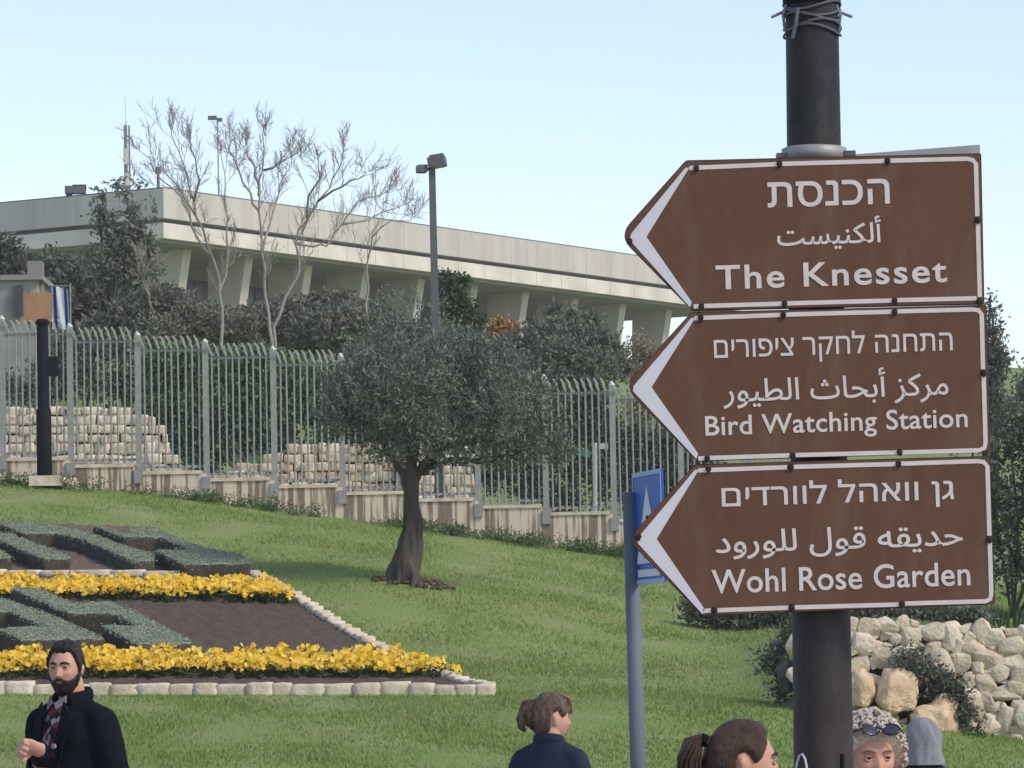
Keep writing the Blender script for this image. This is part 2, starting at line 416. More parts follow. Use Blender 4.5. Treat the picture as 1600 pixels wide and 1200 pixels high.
# ------------------------------------------------------------------ long low building on the hill
D0 = 240.0
c0 = P(255, 294, D0); ZT = c0[2]
def _vp_dir():
    e1 = np.array([.119, .19]); return e1 / np.linalg.norm(e1)
E1 = np.array([*_vp_dir(), 0]); NB = np.array([E1[1], -E1[0], 0]); UP = np.array([0, 0, 1.0])
BA = np.stack([E1, NB, UP])
def bw(a, b, z): return np.array([c0[0], c0[1], 0]) + E1 * a + NB * b + UP * z
def a_of(px, py, b):           # position along the facade plane at offset b
    r = ray(px, py); o = np.array([0, 0, CAMZ]); p0 = bw(0, b, 0)
    t = (p0 - o)[:2].dot(NB[:2]) / r[:2].dot(NB[:2]); return ((o + r * t) - p0)[:2].dot(E1[:2])
B_FIN = -2.0
af, al = a_of(293, 385, B_FIN), a_of(1046, 470, B_FIN); SP = (al - af) / 9
LA = al + 6.0; LB = 46.0
bld = thing('parliament_building', 'long low concrete building with flat overhanging roof and row of slanted fins on the hill', 'building', bw(0, 0, 18))
def bbox(mb, a0, a1, b0, b1, z0, z1): return mb.box(bw((a0 + a1) / 2, (b0 + b1) / 2, (z0 + z1) / 2), (a1 - a0, b1 - b0, z1 - z0), BA)
bbox(MB(), 0, LA, -LB, 0, ZT - 1.6, ZT).build('roof_fascia', M_CONC, bld)
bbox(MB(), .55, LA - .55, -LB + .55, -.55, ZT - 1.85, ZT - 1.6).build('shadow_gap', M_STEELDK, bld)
lb = MB(); bbox(lb, .05, LA - .05, -LB + .05, -.05, ZT - 2.68, ZT - 1.85); lb.build('lower_band', M_CONC2, bld)
jn = MB()
for q in np.arange(SP / 2, LA, SP / 2): bbox(jn, q - .035, q + .035, -.03, .004, ZT - 1.6, ZT - .01); bbox(jn, q - .03, q + .03, -.1, -.046, ZT - 2.66, ZT - 1.87)
for q in np.arange(SP / 2, LB, SP / 2): bbox(jn, -.004, .03, -q - .035, -q + .035, ZT - 1.6, ZT - .01)
jn.build('panel_joints', mat('joint_grey', (.41, .40, .36), .9), bld)  # panel joints drawn as thin strips of slightly darker grey
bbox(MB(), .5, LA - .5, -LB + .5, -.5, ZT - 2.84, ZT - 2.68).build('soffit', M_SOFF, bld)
cp = MB(); bbox(cp, .02, LA - .02, -LB + .02, -.02, ZT, ZT + .07); cp.build('roof_coping', M_STEELDK, bld)
ZF0 = ZT - 11; TF = ZT - 2.84
def fin(a, b, side):
    mb = MB(); h = .36
    if side == 0:
        pl = [(B_FIN, TF), (B_FIN - 1.55, ZF0), (-4.9, ZF0), (-4.6, TF)]
        mb.prism([bw(a - h, q, z) for q, z in pl], E1 * (2 * h))
    else:
        pl = [(2.0, TF), (3.55, ZF0), (4.9, ZF0), (4.6, TF)]
        mb.prism([bw(q, b - h, z) for q, z in pl], NB * (2 * h))
    return mb.build('fin', M_CONC, bld)
for k in range(10): fin(af + SP * k, 0, 0)
for k in range(1, 7): fin(0, -2.0 - SP * k, 1)
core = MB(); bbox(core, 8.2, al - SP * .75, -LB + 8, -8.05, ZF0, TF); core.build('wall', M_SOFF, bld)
bbox(MB(), -1, LA + 2, -LB - 1, -1.0, 17.2, ZF0).build('podium', M_CONC2, bld)
for k in range(9):             # glazing of each bay between two fins
    a0 = af + SP * k + .4; a1 = a0 + SP - .8
    if k == 8: a1 = al - SP * .75
    w = MB(); bbox(w, a0, a1, -8.04, -7.9, ZF0 + .4, TF - .7); wn = w.build('window', M_DARKGLASS, bld)
    fr = MB(); n = 4
    for q in range(n + 1): bbox(fr, a0 + (a1 - a0) * q / n - .05, a0 + (a1 - a0) * q / n + .05, -7.9, -7.82, ZF0 + .4, TF - .7)
    bbox(fr, a0, a1, -7.88, -7.8, ZF0 + 5.1, ZF0 + 5.22); fr.build('window_frame', M_STEELDK, wn)
    if k in (0, 2, 5, 6, 7):
        cu = MB()
        for q in range(5):
            s0 = a0 + (a1 - a0) * (q + .12) / 5; bbox(cu, s0, s0 + (a1 - a0) * .13, -7.9, -7.86, ZF0 + .5, ZF0 + 5.0)
        cu.build('curtain', M_CURT, wn)
pc = MB(); bbox(pc, al - 2.2, al - 1.5, -6.8, -6.1, ZF0, TF); pc.build('column', M_CONC2, bld)
def roofpoint(px, b=-12):      # a spot on the roof seen above the edge at that pixel column
    r = ray(px, 300); o = np.array([0, 0, CAMZ]); t = (D0 + 14); q = o + r * t; return np.array([q[0], q[1], ZT])
def mast(px, ytop, rad, name, label, cat, mt, extra=None):
    b = roofpoint(px); top = P(px, ytop, b[1]); t = thing(name, label, cat, b)
    b2 = np.array([top[0], top[1], ZT]); m = MB(); m.tube([b2, top], [rad, rad * .7], 8); m.build('pole', mt, t)
    return t, b2, top
t, b2, tp = mast(197, 196, .09, 'antenna_mast', 'lattice antenna mast on the roof, with a thin whip, above the dark trees', 'antenna', M_GALV)
m = MB()
for k in range(3):
    q = 2 * math.pi * k / 3; o_ = np.array([math.cos(q), math.sin(q), 0]) * .17; m.tube([b2 + o_, tp + o_], .05, 6)
for k in range(14):
    z0 = b2 + (tp - b2) * k / 14; z1 = b2 + (tp - b2) * (k + 1) / 14; q = 2 * math.pi * k / 3
    o1 = np.array([math.cos(q), math.sin(q), 0]) * .17; o2 = np.array([math.cos(q + 2.1), math.sin(q + 2.1), 0]) * .17; m.tube([z0 + o1, z1 + o2], .03, 5)
m.build('lattice', M_GALV, t)
m = MB(); m.tube([tp, P(195, 150, tp[1])], .012, 5); m.build('whip', M_GALV, t)
MB().box(b2 * .35 + tp * .65 + np.array([.0, -.3, 0]), (.3, .2, .9)).build('antenna_panel', M_CONC2, t)
MB().box(b2 * .6 + tp * .4 + np.array([.1, -.3, 0]), (.3, .2, .7)).build('antenna_panel', M_CONC2, t)
t, b2, tp = mast(247, 264, .11, 'roof_vent_pipe', 'short thick pipe standing on the roof close to the building corner', 'pipe', M_STEELDK)
m = MB(); m.tube([tp - [0, 0, .25], tp + [0, 0, .1]], .17, 10); m.build('cap', M_STEELDK, t)
t, b2, tp = mast(340, 184, .045, 'roof_camera_pole', 'thin tall pole on the roof with small camera head, among the bare branches', 'pole', M_GALV)
m = MB(); m.box(tp + [-.3, 0, 0], (.5, .25, .22)); m.box(tp + [.1, 0, -.12], (.3, .2, .2)); m.build('camera', M_STEELDK, t)
b = roofpoint(118); t = thing('roof_machine', 'dark box machine on the roof edge at the far left', 'machine', b)
m = MB(); m.box(P(118, 297, b[1]), (1.15, .8, .42)); m.build('body', M_STEELDK, t)
m = MB(); m.box(P(124, 293, b[1]), (.75, .6, .28)); m.box(P(108, 301, b[1]), (.3, .6, .6)); m.build('hood', M_BLACK, t)

# ------------------------------------------------------------------ security fence on its low stone wall
YF = 80.0
px_posts = [5 + 106.1 * k for k in range(-1, 13)]
def y_top(px): return 505 + 11.2 * ((px - 5) / 106.1)      # top of the bars, panel steps added below
M_PLATE = mat('grey_plate', (.33, .33, .32), .8, (.26, .26, .25), 8)
fence = thing('security_fence', 'tall grey metal fence of upright bars with bent tips, stepping down the hill', 'fence', P(540, 790, YF))
wall = thing('stone_wall', 'low beige wall with dark streaks, stepping downhill under the tall metal fence', 'wall', P(540, 815, YF))
M_BASE = mat('stained_wall', (.68, .58, .45), .9, (.24, .195, .145), 2.0, .5, 30, stretch=(6.0, 1, .30), detail=4, thresh=(.45, .56))
def base_top(k): return 731 + 10.6 * (k - 1)
for k in range(len(px_posts) - 1):
    x0, x1 = px_posts[k], px_posts[k + 1]; kk = k - 1
    ytop = 505 + 11.6 * kk if kk < 2 else 530 + 11.1 * (kk - 2)
    ybt = base_top(kk)
    pa, pb = P(x0, ybt, YF), P(x1, ybt, YF); zt = (pa[2] + pb[2]) / 2; ztt = (P(x0, ytop, YF)[2] + P(x1, ytop, YF)[2]) / 2
    g0 = min(float(gz(pa[0], YF)), float(gz(pb[0], YF))) - .4
    w = MB(); xa, xb = pa[0], pb[0]; gapw = .10
    w.box(((xa + xb) / 2, YF + .02, (zt + g0) / 2), (xb - xa - .004, .34, zt - g0))
    wp = w.build('wall_segment', M_BASE, wall)
    cp = MB(); cp.box(((xa + xb) / 2, YF + .02, zt + .03), (xb - xa - .16, .40, .06)); cp.build('coping', M_STONE, wp)
    m = MB(); tips = MB(); nb = 10
    for q in range(1, nb):
        x = xa + (xb - xa) * q / nb; jit = random.uniform(-.012, .012)
        m.tube([(x, YF, zt + .08), (x + jit, YF, ztt - .16)], .0165, 6)
        m.tube([(x + jit, YF, ztt - .17), (x + jit - .012, YF - .03, ztt - .10)], .0165, 6)
        tips.tube([(x + jit + .01, YF - .02, ztt - .17), (x + jit - .02, YF - .05, ztt - .09), (x + jit - .03, YF - .08, ztt - .03), (x + jit - .08, YF - .12, ztt + .05)], [(.022, .012), (.036, .014), (.036, .014), (.018, .01)], 6)
    m.box(((xa + xb) / 2, YF + .03, ztt - .2), (xb - xa - .1, .03, .045)); m.box(((xa + xb) / 2, YF + .03, zt + .14), (xb - xa - .1, .03, .045))
    pn = m.build('fence_panel', M_FENCE, fence)
    tips.build('bar_tips', M_FTIP, pn)
for k, x in enumerate(px_posts[1:-1]):
    kk = k - .5; p = P(x, base_top(k) - 5, YF); zt = p[2]; ytop = (505 + 11.6 * k if k < 2 else 530 + 11.1 * (k - 2)) - 6
    zz = P(x, ytop, YF)[2]
    m = MB(); m.box((p[0], YF, (zz + zt) / 2), (.105, .09, zz - zt)); po = m.build('fence_post', M_FENCE, fence)
    m = MB(); m.box((p[0], YF - .17, zt - .10), (.15, .05, .24)); m.box((p[0], YF, zt + .03), (.2, .2, .05)); m.build('base_plate', M_PLATE, po)
    m = MB(); m.tube([(p[0], YF, zz), (p[0] - .01, YF - .03, zz + .06)], [(.06, .05), (.02, .02)], 8); m.build('post_cap', M_FTIP, po)

# black bollard post in front of the fence
bp = gpt(70, 757); bp = P(70, 752, 78.6); tp = P(66, 503, 78.6)
t = thing('black_post', 'tall black cylindrical post with a small black box in front of the fence', 'post', bp)
m = MB(); m.tube([bp - [0, 0, .3], bp + (tp - bp) * .45, bp + (tp - bp) * .455, tp], [.135, .13, .105, .10], 20); m.build('pole', M_BLACK, t, True)
m = MB(); m.tube([tp - [0, 0, .04], tp, tp + [0, 0, .05]], [.12, .125, .09], 20); m.build('cap', M_BLACK, t)
m = MB(); m.box(bp + (tp - bp) * .72 + np.array([.16, .02, 0]), (.2, .16, .34)); m.build('control_box', M_BLACK, t)
m = MB(); m.box(bp + [0.02, 0, .0], (.55, .5, .18)); m.build('plinth', M_STONE, t)
st = P(105, 757, 79); t = thing('stone_step', 'flat pale stone block in the grass beside the foot of the black post', 'stone', st)
m = MB(); stone_blob(m, st + [0, 0, .0], (.4, .3, .24), seed=5, boxy=.35); m.build('block', M_STONE, t, True)

# street lamp
lb_ = P(687, 792, 81.0); lt = P(675, 262, 81.0)
t = thing('street_lamp', 'tall square grey lamp post with box-shaped floodlights at the top behind the olive tree', 'lamp', lb_)
m = MB(); m.tube([lb_ - [0, 0, .9], lt], [(.11, .11), (.085, .085)], 4, up=(.7, .7, 0)); m.build('pole', M_STEELDK, t)
def yaw(a): return np.array([[math.cos(a), math.sin(a), 0], [-math.sin(a), math.cos(a), 0], [0, 0, 1]])
h = P(683, 253, 81); tilt = np.array([[.96, -.1, .14], [.1, .99, 0], [-.14, 0.01, .99]])
m = MB(); m.box(h, (.32, .4, .17), tilt); m.box(h + [0, 0, .10], (.26, .34, .05), tilt); hd = m.build('floodlight', M_STEELDK, t)
m = MB(); m.box(h - tilt[2] * .092, (.26, .32, .02), tilt); m.build('lamp_glass', mat('lamp_glass', (.30, .33, .33), .3), hd)
h = P(659, 264, 81); m = MB(); m.box(h, (.17, .3, .13), yaw(.2)); m.tube([h, P(672, 264, 81)], .03, 6); m.build('floodlight', M_STEELDK, t)

# small white post with two finger plates, in front of the fence
a = P(930, 818, 80.5); b = P(930, 692, 80.5)
t = thing('finger_post', 'thin white post with small green and white plates just behind the fence bars', 'sign', a)
m = MB(); m.tube([a - [0, 0, .4], b], .035, 10); m.build('post', mat('white_paint', (.72, .73, .72), .5), t)
m = MB(); m.box(P(912, 708, 80.45), (.26, .02, .12), np.array([[.95, .1, -.2], [-.1, .99, 0], [.2, 0, .98]])); m.build('sign_plate', mat('green_sign', (.10, .33, .22), .5), t)
m = MB(); m.box(P(943, 697, 80.45), (.16, .02, .10)); m.build('sign_plate', mat('white_sign', (.7, .71, .7), .5), t)

# ------------------------------------------------------------------ things behind the fence at the left
g = P(30, 645, 101)
t = thing('guard_hut', 'pale plaster guard hut with a flat roof behind the fence at the left edge', 'hut', g)
ca, cb = P(-60, 640, 102), P(62, 640, 102); zt = P(0, 440, 102)[2]
m = MB(); m.box(((ca[0] + cb[0]) / 2, 103, (ca[2] + zt) / 2 - .6), (cb[0] - ca[0], 2.4, zt - ca[2] + 1.2)); m.build('wall', mat('grey_plaster', (.36, .36, .33), .9, (.27, .27, .25), 2), t)
m = MB(); m.box(((ca[0] + cb[0]) / 2, 103, zt + .06), (cb[0] - ca[0] + .25, 2.7, .12)); m.build('roof', mat('grey_roof', (.26, .26, .245), .85), t)
m = MB(); q0 = P(29, 470, 101.7); m.box(q0, (.2, .12, .7)); m.build('window', M_DARKGLASS, t)
m = MB(); q = P(56, 428, 102.5); m.box(q + [0, 0, -.1], (.33, .5, .75)); m.build('roof_box', mat('grey_box', (.24, .24, .23), .8), t)
q = P(60, 480, 98.6)
t = thing('orange_board', 'blank orange brown board raised behind the black post', 'board', P(60, 640, 98.6))
m = MB(); m.box(q, (.60, .05, .64)); m.build('panel', mat('orange_board', (.40, .235, .13), .8, (.34, .19, .10), 3), t)
m = MB()
for dx in (-.22, .22): m.box(q + [dx, .05, -1.3], (.05, .05, 3.4))
m.build('legs', M_STEELDK, t)
q = P(93, 482, 98.8)
t = thing('hanging_flag', 'white flag with two blue stripes hanging upright beside the orange board', 'flag', P(93, 640, 98.8))
V = []; Fc = []; nu, nv = 16, 14; hw, hh = .19, .46
mi = []
for j in range(nv + 1):
    for i in range(nu + 1):
        u = i / nu; v = j / nv
        V.append(q + np.array([(u - .5) * 2 * hw + .03 * (1 - v), .05 * math.sin(u * 9 + v * 2), (v - .5) * 2 * hh + .03 * math.sin(u * 5)]))
for j in range(nv):
    for i in range(nu): Fc.append((j * (nu + 1) + i, j * (nu + 1) + i + 1, (j + 1) * (nu + 1) + i + 1, (j + 1) * (nu + 1) + i)); mi.append(1 if i in (2, 3, 4, 12, 13, 14) else 0)
fl = obj('cloth', V, Fc, [mat('flag_white', (.62, .66, .72), .8, trans=.2), mat('flag_blue', (.035, .06, .22), .8, trans=.2)], t, True)
fl.data.polygons.foreach_set('material_index', mi)
m = MB(); m.tube([q + [.24, 0, -2.6], q + [.24, 0, .56]], .022, 8); m.tube([q + [.26, 0, .5], q + [-.2, 0, .5]], .014, 6); m.build('flagpole', M_GALV, t)

M_LMORT = mat('pale_mortar', (.36, .31, .235), .95, (.17, .14, .10), 6)
def rubble(name, label, poly_px, d, course_px, mt, seed, group=None, base_px=None, wob=.25, boxy=.42, gap=.90, dy=.0, depth=.35):
    """coursed rubble wall filling a pixel outline read as a real wall at depth d: list of (x, y_top) and a bottom y"""
    rs = random.Random(seed); pts, ybot = poly_px
    xs = [p[0] for p in pts]; ys = [p[1] for p in pts]
    sc = d / F; t = thing(name, label, 'wall', P((xs[0] + xs[-1]) / 2, ybot, d), group)
    mb = MB(); y = ybot; row = 0
    while y > min(ys) - 2:
        ch = course_px * rs.uniform(.8, 1.2); x = xs[0] - rs.uniform(0, course_px)
        while x < xs[-1]:
            cw = ch * rs.choice((.6, .8, 1.0, 1.3, 1.6)) * rs.uniform(.85, 1.15); cx = x + cw / 2; cy = y - ch / 2
            top = np.interp(cx, xs, ys)
            if cy > top - 1 and xs[0] <= cx <= xs[-1]:
                c = P(cx + rs.uniform(-1, 1), cy + rs.uniform(-2, 2) * wob * 4, d + dy * (ybot - y) * sc)
                block(mb, c, (cw * sc * 1.0, depth * rs.uniform(.8, 1.2), ch * sc * 1.0 * rs.uniform(.9, 1.1)), yaw(rs.uniform(-.1, .1)), seed=seed * 57 + x * .37 + row * 1.7)
            x += cw
        y -= ch; row += 1
    mb.build('stones', mt, t, True)
    bk = MB(); poly = [P(x, y + 9, d + .12 + dy * (ybot - y) * sc) for x, y in pts] + [P(xs[-1], ybot + 4, d + .08), P(xs[0], ybot + 4, d + .08)]
    bk.prism(poly, (0, .5, 0)); bk.build('mortar', M_LMORT, t)
    return t
rubble('rubble_wall', 'tall pale rubble stone wall behind the fence at the far left, ending in a curve', ([(-60, 632), (60, 634), (215, 645), (250, 662), (268, 700), (275, 742), (330, 756)], 790), 88, 16, M_STONE, 3)
M_STONE2 = mat('warm_limestone', (.66, .53, .38), .9, (.46, .35, .24), 5, .6, 30, island=[(.78, .68, .54), (.68, .54, .38), (.80, .70, .57)])
rubble('rubble_wall', 'low warm coloured rubble wall behind the fence left of the olive trunk', ([(268, 752), (330, 744), (395, 722), (440, 706), (505, 690), (560, 688), (640, 712)], 830), 88.5, 14, M_STONE2, 11)
rubble('rubble_wall', 'sunlit yellowish rubble wall behind the fence just right of the olive trunk', ([(640, 706), (670, 690), (735, 700), (742, 745)], 850), 88, 16, M_STONE, 23)

# ------------------------------------------------------------------ brown direction signs on their pole
DS = 11.5
M_BROWN = mat('brown_sign_paint', (.112, .054, .028), .55, (.126, .064, .036), 4, .03, 120, spec=.25)
def weather(m, amount, tone, scale, stretch):
    """faint dust streaks and scuffs mixed over a paint"""
    t = m.node_tree; b = t.nodes['Principled BSDF']; src = b.inputs['Base Color'].links[0].from_socket
    tc = t.nodes.new('ShaderNodeTexCoord'); mp = t.nodes.new('ShaderNodeMapping'); mp.inputs['Scale'].default_value = stretch
    nz = t.nodes.new('ShaderNodeTexNoise'); nz.inputs['Scale'].default_value = scale; nz.inputs['Detail'].default_value = 9; nz.inputs['Roughness'].default_value = .7
    r = t.nodes.new('ShaderNodeMapRange'); r.inputs['From Min'].default_value = .48; r.inputs['From Max'].default_value = .78; r.inputs['To Max'].default_value = amount
    mx = t.nodes.new('ShaderNodeMix'); mx.data_type = 'RGBA'; mx.inputs[7].default_value = (*tone, 1)
    t.links.new(tc.outputs['Object'], mp.inputs[0]); t.links.new(mp.outputs[0], nz.inputs['Vector']); t.links.new(nz.outputs['Fac'], r.inputs['Value'])
    t.links.new(r.outputs[0], mx.inputs['Factor']); t.links.new(src, mx.inputs[6]); t.links.new(mx.outputs[2], b.inputs['Base Color'])
    rr = t.nodes.new('ShaderNodeMapRange'); rr.inputs['To Min'].default_value = .38; rr.inputs['To Max'].default_value = .7
    t.links.new(nz.outputs['Fac'], rr.inputs['Value']); t.links.new(rr.outputs[0], b.inputs['Roughness'])
weather(M_BROWN, .42, (.21, .145, .105), 7, (1.6, 1, .45))
M_BRDK = mat('brown_sign_edge', (.050, .020, .018), .5, (.065, .028, .022), 12)
M_WHITE = mat('white_sign_film', (.68, .63, .59), .55, (.60, .56, .525), 20, spec=.3)
M_CHEV = mat('white_arrow_film', (.64, .66, .70), .5, (.58, .59, .62), 5)
M_BOLT = mat('black_bolt', (.02, .018, .02), .5)
M_POLE = mat('weathered_pole', (.026, .030, .034), .75, (.058, .044, .042), 2.2, .04, 60, spec=.15, detail=8, thresh=(.40, .72))
def rounded(poly, rads, n=6):
    """round the corners of a pixel polygon"""
    out = []; m = len(poly)
    for i in range(m):
        p = np.array(poly[i], float); r = rads[i] if hasattr(rads, '__len__') else rads
        if r <= 0: out.append(p); continue
        a = np.array(poly[i - 1], float) - p; b = np.array(poly[(i + 1) % m], float) - p
        la, lb2 = np.linalg.norm(a), np.linalg.norm(b); k = min(r, la * .45, lb2 * .45)
        s0 = p + a / la * k; s1 = p + b / lb2 * k
        for q in range(n + 1):
            t = q / n; out.append((1 - t) ** 2 * s0 + 2 * t * (1 - t) * p + t * t * s1)
    return out
def px_plate(name, poly, d, thick, mt, parent):
    m = MB(); m.prism([P(x, y, d) for x, y in poly], (0, thick, 0)); return m.build(name, mt, parent)
def px_strip(mb, pts, w, d):   # a flat bar along pixel points, width w px
    pts = [np.array(p, float) for p in pts]; L = []; R = []
    for i, p in enumerate(pts):
        t = pts[min(i + 1, len(pts) - 1)] - pts[max(0, i - 1)]; t /= np.linalg.norm(t); n = np.array([-t[1], t[0]]) * w / 2
        L.append(p + n); R.append(p - n)
    for i in range(len(pts) - 1):
        mb.prism([P(*q, d) for q in (L[i], L[i + 1], R[i + 1], R[i])], (0, .002, 0))
def lettering(body, cx, cy, w, h, d, parent, offset=.012, rot=-.033, space=1.0, part='lettering'):
    """letters cut as thin raised foil; every outline is filled on its own so overlapping strokes stay whole"""
    from mathutils.geometry import tessellate_polygon
    c = bpy.data.curves.new('t', 'FONT'); c.body = body; c.space_character = space
    o = bpy.data.objects.new('t', c); COL.objects.link(o)
    dg = bpy.context.evaluated_depsgraph_get(); cv = o.evaluated_get(dg).to_curve(dg)
    loops = []
    for sp_ in cv.splines:
        bp = sp_.bezier_points; pts = []
        for i in range(len(bp)):
            p0, p3 = bp[i], bp[(i + 1) % len(bp)]
            A0, A1, A2, A3 = [np.array(v[:2]) for v in (p0.co, p0.handle_right, p3.handle_left, p3.co)]
            straight = abs(np.cross(A3 - A0, A1 - A0)) < 1e-5 and abs(np.cross(A3 - A0, A2 - A0)) < 1e-5
            for t in ([0] if straight else np.linspace(0, 1, 5)[:-1]):
                pts.append((1 - t) ** 3 * A0 + 3 * t * (1 - t) ** 2 * A1 + 3 * t * t * (1 - t) * A2 + t ** 3 * A3)
        q = [pts[0]]
        for p in pts[1:]:
            if np.linalg.norm(p - q[-1]) > 1e-4: q.append(p)
        if np.linalg.norm(q[0] - q[-1]) < 1e-4: q.pop()
        if len(q) > 2: loops.append(np.array(q))
    o.evaluated_get(dg).to_curve_clear() if hasattr(o, 'to_curve_clear') else None
    bpy.data.objects.remove(o); bpy.data.curves.remove(c)
    area = lambda L: .5 * np.sum(L[:, 0] * np.roll(L[:, 1], -1) - np.roll(L[:, 0], -1) * L[:, 1])
    ars = [area(L) for L in loops]; sg = np.sign(ars[int(np.argmax(np.abs(ars)))])
    def inside(p, L):
        x, y = p; r = False; j = len(L) - 1
        for i in range(len(L)):
            if (L[i][1] > y) != (L[j][1] > y) and x < (L[j][0] - L[i][0]) * (y - L[i][1]) / (L[j][1] - L[i][1]) + L[i][0]: r = not r
            j = i
        return r
    def grow(L, k):            # push an outline along its normals
        e0 = L - np.roll(L, 1, 0); e1 = np.roll(L, -1, 0) - L
        n0 = np.column_stack([e0[:, 1], -e0[:, 0]]); n1 = np.column_stack([e1[:, 1], -e1[:, 0]])
        n0 /= np.linalg.norm(n0, axis=1, keepdims=True); n1 /= np.linalg.norm(n1, axis=1, keepdims=True)
        b_ = n0 + n1; b_ /= (np.linalg.norm(b_, axis=1, keepdims=True) + 1e-6)
        cs = np.clip((b_ * n0).sum(1, keepdims=True), .5, 1); return L + sg * b_ * k / cs
    outs = [i for i in range(len(loops)) if ars[i] * sg > 0]; holes = [i for i in range(len(loops)) if ars[i] * sg < 0]
    G = [grow(L, offset) for L in loops]
    allv = np.vstack([G[i] for i in outs]); lo, hi = allv.min(0), allv.max(0)
    mb = MB()
    for k, i in enumerate(outs):
        hs = [j for j in holes if inside(loops[j][0], loops[i])]
        rings = [G[i]] + [G[j] for j in hs]
        flat_ = np.vstack(rings); tri = tessellate_polygon([[Vector((p[0], p[1], 0)) for p in R] for R in rings])
        q = (flat_ - (lo + hi) / 2) / (hi - lo); u = q[:, 0] * w; v = -q[:, 1] * h
        x = cx + u * math.cos(rot) - v * math.sin(rot); y = cy + u * math.sin(rot) + v * math.cos(rot)
        mb.add([P(a_, b_, d - .00005 * (k % 7)) for a_, b_ in zip(x, y)], tri)
    return mb.build(part, M_WHITE, parent)
weather(M_POLE, .5, (.12, .10, .09), 16, (1, 1, .5))
pole_b = P(1300, 2080, 11.62); pole_b[2] = -.1
pt0, pt1 = P(1267, -80, 11.62), P(1287, 1200, 11.62)
dirp = (pt0 - pt1) / (pt0[2] - pt1[2]); pole_b = pt1 + dirp * (-.1 - pt1[2])
pole = thing('sign_pole', 'thick dark weathered metal pole carrying the three brown direction signs', 'pole', pole_b)
def pole_at(z): return pole_b + dirp * (z - pole_b[2])
zs = np.linspace(-.1, pt0[2] + .4, 40); m = MB()
m.tube([pole_at(z) for z in zs], [.0835 - .0042 * z for z in zs], 40); m.build('shaft', M_POLE, pole, True)
zc = P(1275, 240, 11.62)[2]
m = MB(); m.tube([pole_at(zc - .02), pole_at(zc - .018), pole_at(zc + .012), pole_at(zc + .016)], [.078, .085, .085, .076], 40); m.build('collar', mat('bright_zinc', (.36, .37, .36), .5, (.26, .27, .26), 14, metal=.2), pole, True)
zw = P(1268, 30, 11.62)[2]
m = MB(); rr = .0745
for k, dz in enumerate((.0, .012, .03, -.02, -.034)):
    c = pole_at(zw + dz); m.tube([c + np.array([math.cos(a) * rr, math.sin(a) * rr, .012 * math.sin(a * 2 + k * 1.3)]) for a in np.linspace(0, 2 * math.pi, 30)], .0035, 6)
m.build('wire_band', M_STEELDK, pole)
for sx, px in ((-1, 1216), (1, 1320)):
    m = MB(); c = P(px, 24, 11.6)
    m.tube([c + [-sx * .03, 0, .05], c + [-sx * .012, -.01, .0], c + [-sx * .016, 0, -.04], c + [-sx * .03, .0, -.02]], .004, 6)
    m.tube([c + [-sx * .02, 0, .012], c + [sx * .018, -.01, -.006]], .0045, 6)
    m.build('wire_end', M_GALV, pole)
m = MB(); c = P(1247, 30, 11.545); m.tube([c + [0, 0, .03], c + [-.006, -.004, -.01], c + [-.016, 0, -.05]], .005, 6); m.build('wire_loop', M_STEELDK, pole)
m = MB(); c = pole_at(P(1268, 2, 11.62)[2]); m.tube([c - [0, 0, .01], c + [0, 0, .02]], [.076, .076], 36); m.build('band', M_BLACK, pole)
# little white arch sticker and a slot low on the pole
m = MB(); cc = P(1248, 1185, 11.62); zz0 = cc[2]
def onpole(px, z, lift): 
    c = pole_at(z); r = .0835 - .0042 * z + lift; dx = (px - (1287 - 2)) / 602.0; return c + np.array([dx, -math.sqrt(max(r * r - dx * dx, 1e-5)), 0])
arch = [(1241, -.045), (1242, -.015), (1246, .008), (1250, .012), (1254, .0), (1256, -.02), (1257, -.045)]
m.tube([onpole(px, zz0 + dz, .002) for px, dz in arch], .003, 6); m.build('sticker', M_CHEV, pole)
m = MB(); m.tube([onpole(1311, zz0 + .01, .0), onpole(1311, zz0 - .06, .0)], .006, 8); m.build('slot', M_BLACK, pole)

def sign(name, label, outer, rad, chev, borders, bolts, texts):
    c = np.mean([P(x, y, DS) for x, y in outer], 0); t = thing(name, label, 'sign', c + [0, .006, 0], 'brown arrow direction signs')
    poly = rounded(outer, rad)
    px_plate('plate', poly, DS, .010, M_BROWN, t)
    cx, cy = np.mean(np.array(outer), 0)
    back = [(cx + (x - cx) * 1.004, cy + (y - cy) * 1.012) for x, y in poly]
    px_plate('rim', back, DS + .004, .022, M_BRDK, t)
    m = MB(); m.prism([P(x, y, DS - .0013) for x, y in chev], (0, .002, 0)); m.build('arrow', M_CHEV, t)
    m = MB()
    for b in borders: px_strip(m, b, 6.8, DS - .0013)
    m.build('border', M_WHITE, t)
    for x, y in bolts:
        m = MB(); c = P(x, y, DS - .004); m.tube([c + [0, .006, 0], c, c - [0, .004, 0]], [.0075, .0075, .005], 10); m.box(c + [0, .002, -.005], (.007, .006, .012)); m.build('bolt', M_BOLT, t)
    for tx in texts: lettering(*tx[:5], DS - .0014, t, *tx[5:])
    return t
rev = lambda s: s[::-1]
AR = {'ا': '\uFE8D'}
ar1 = '\uFE83\uFEDF\uFEDC\uFEE8\uFEF4\uFEB4\uFE96'
ar2 = '\uFEE3\uFEAE\uFEDB\uFEB0 \uFE83\uFE91\uFEA4\uFE8E\uFE99 \uFE8D\uFEDF\uFEC4\uFEF4\uFEEE\uFEAD'
ar3 = '\uFEA3\uFEAA\uFEF3\uFED8\uFEEA \uFED7\uFEEE\uFEDD \uFEDF\uFEE0\uFEEE\uFEAD\uFEED\uFEA9'
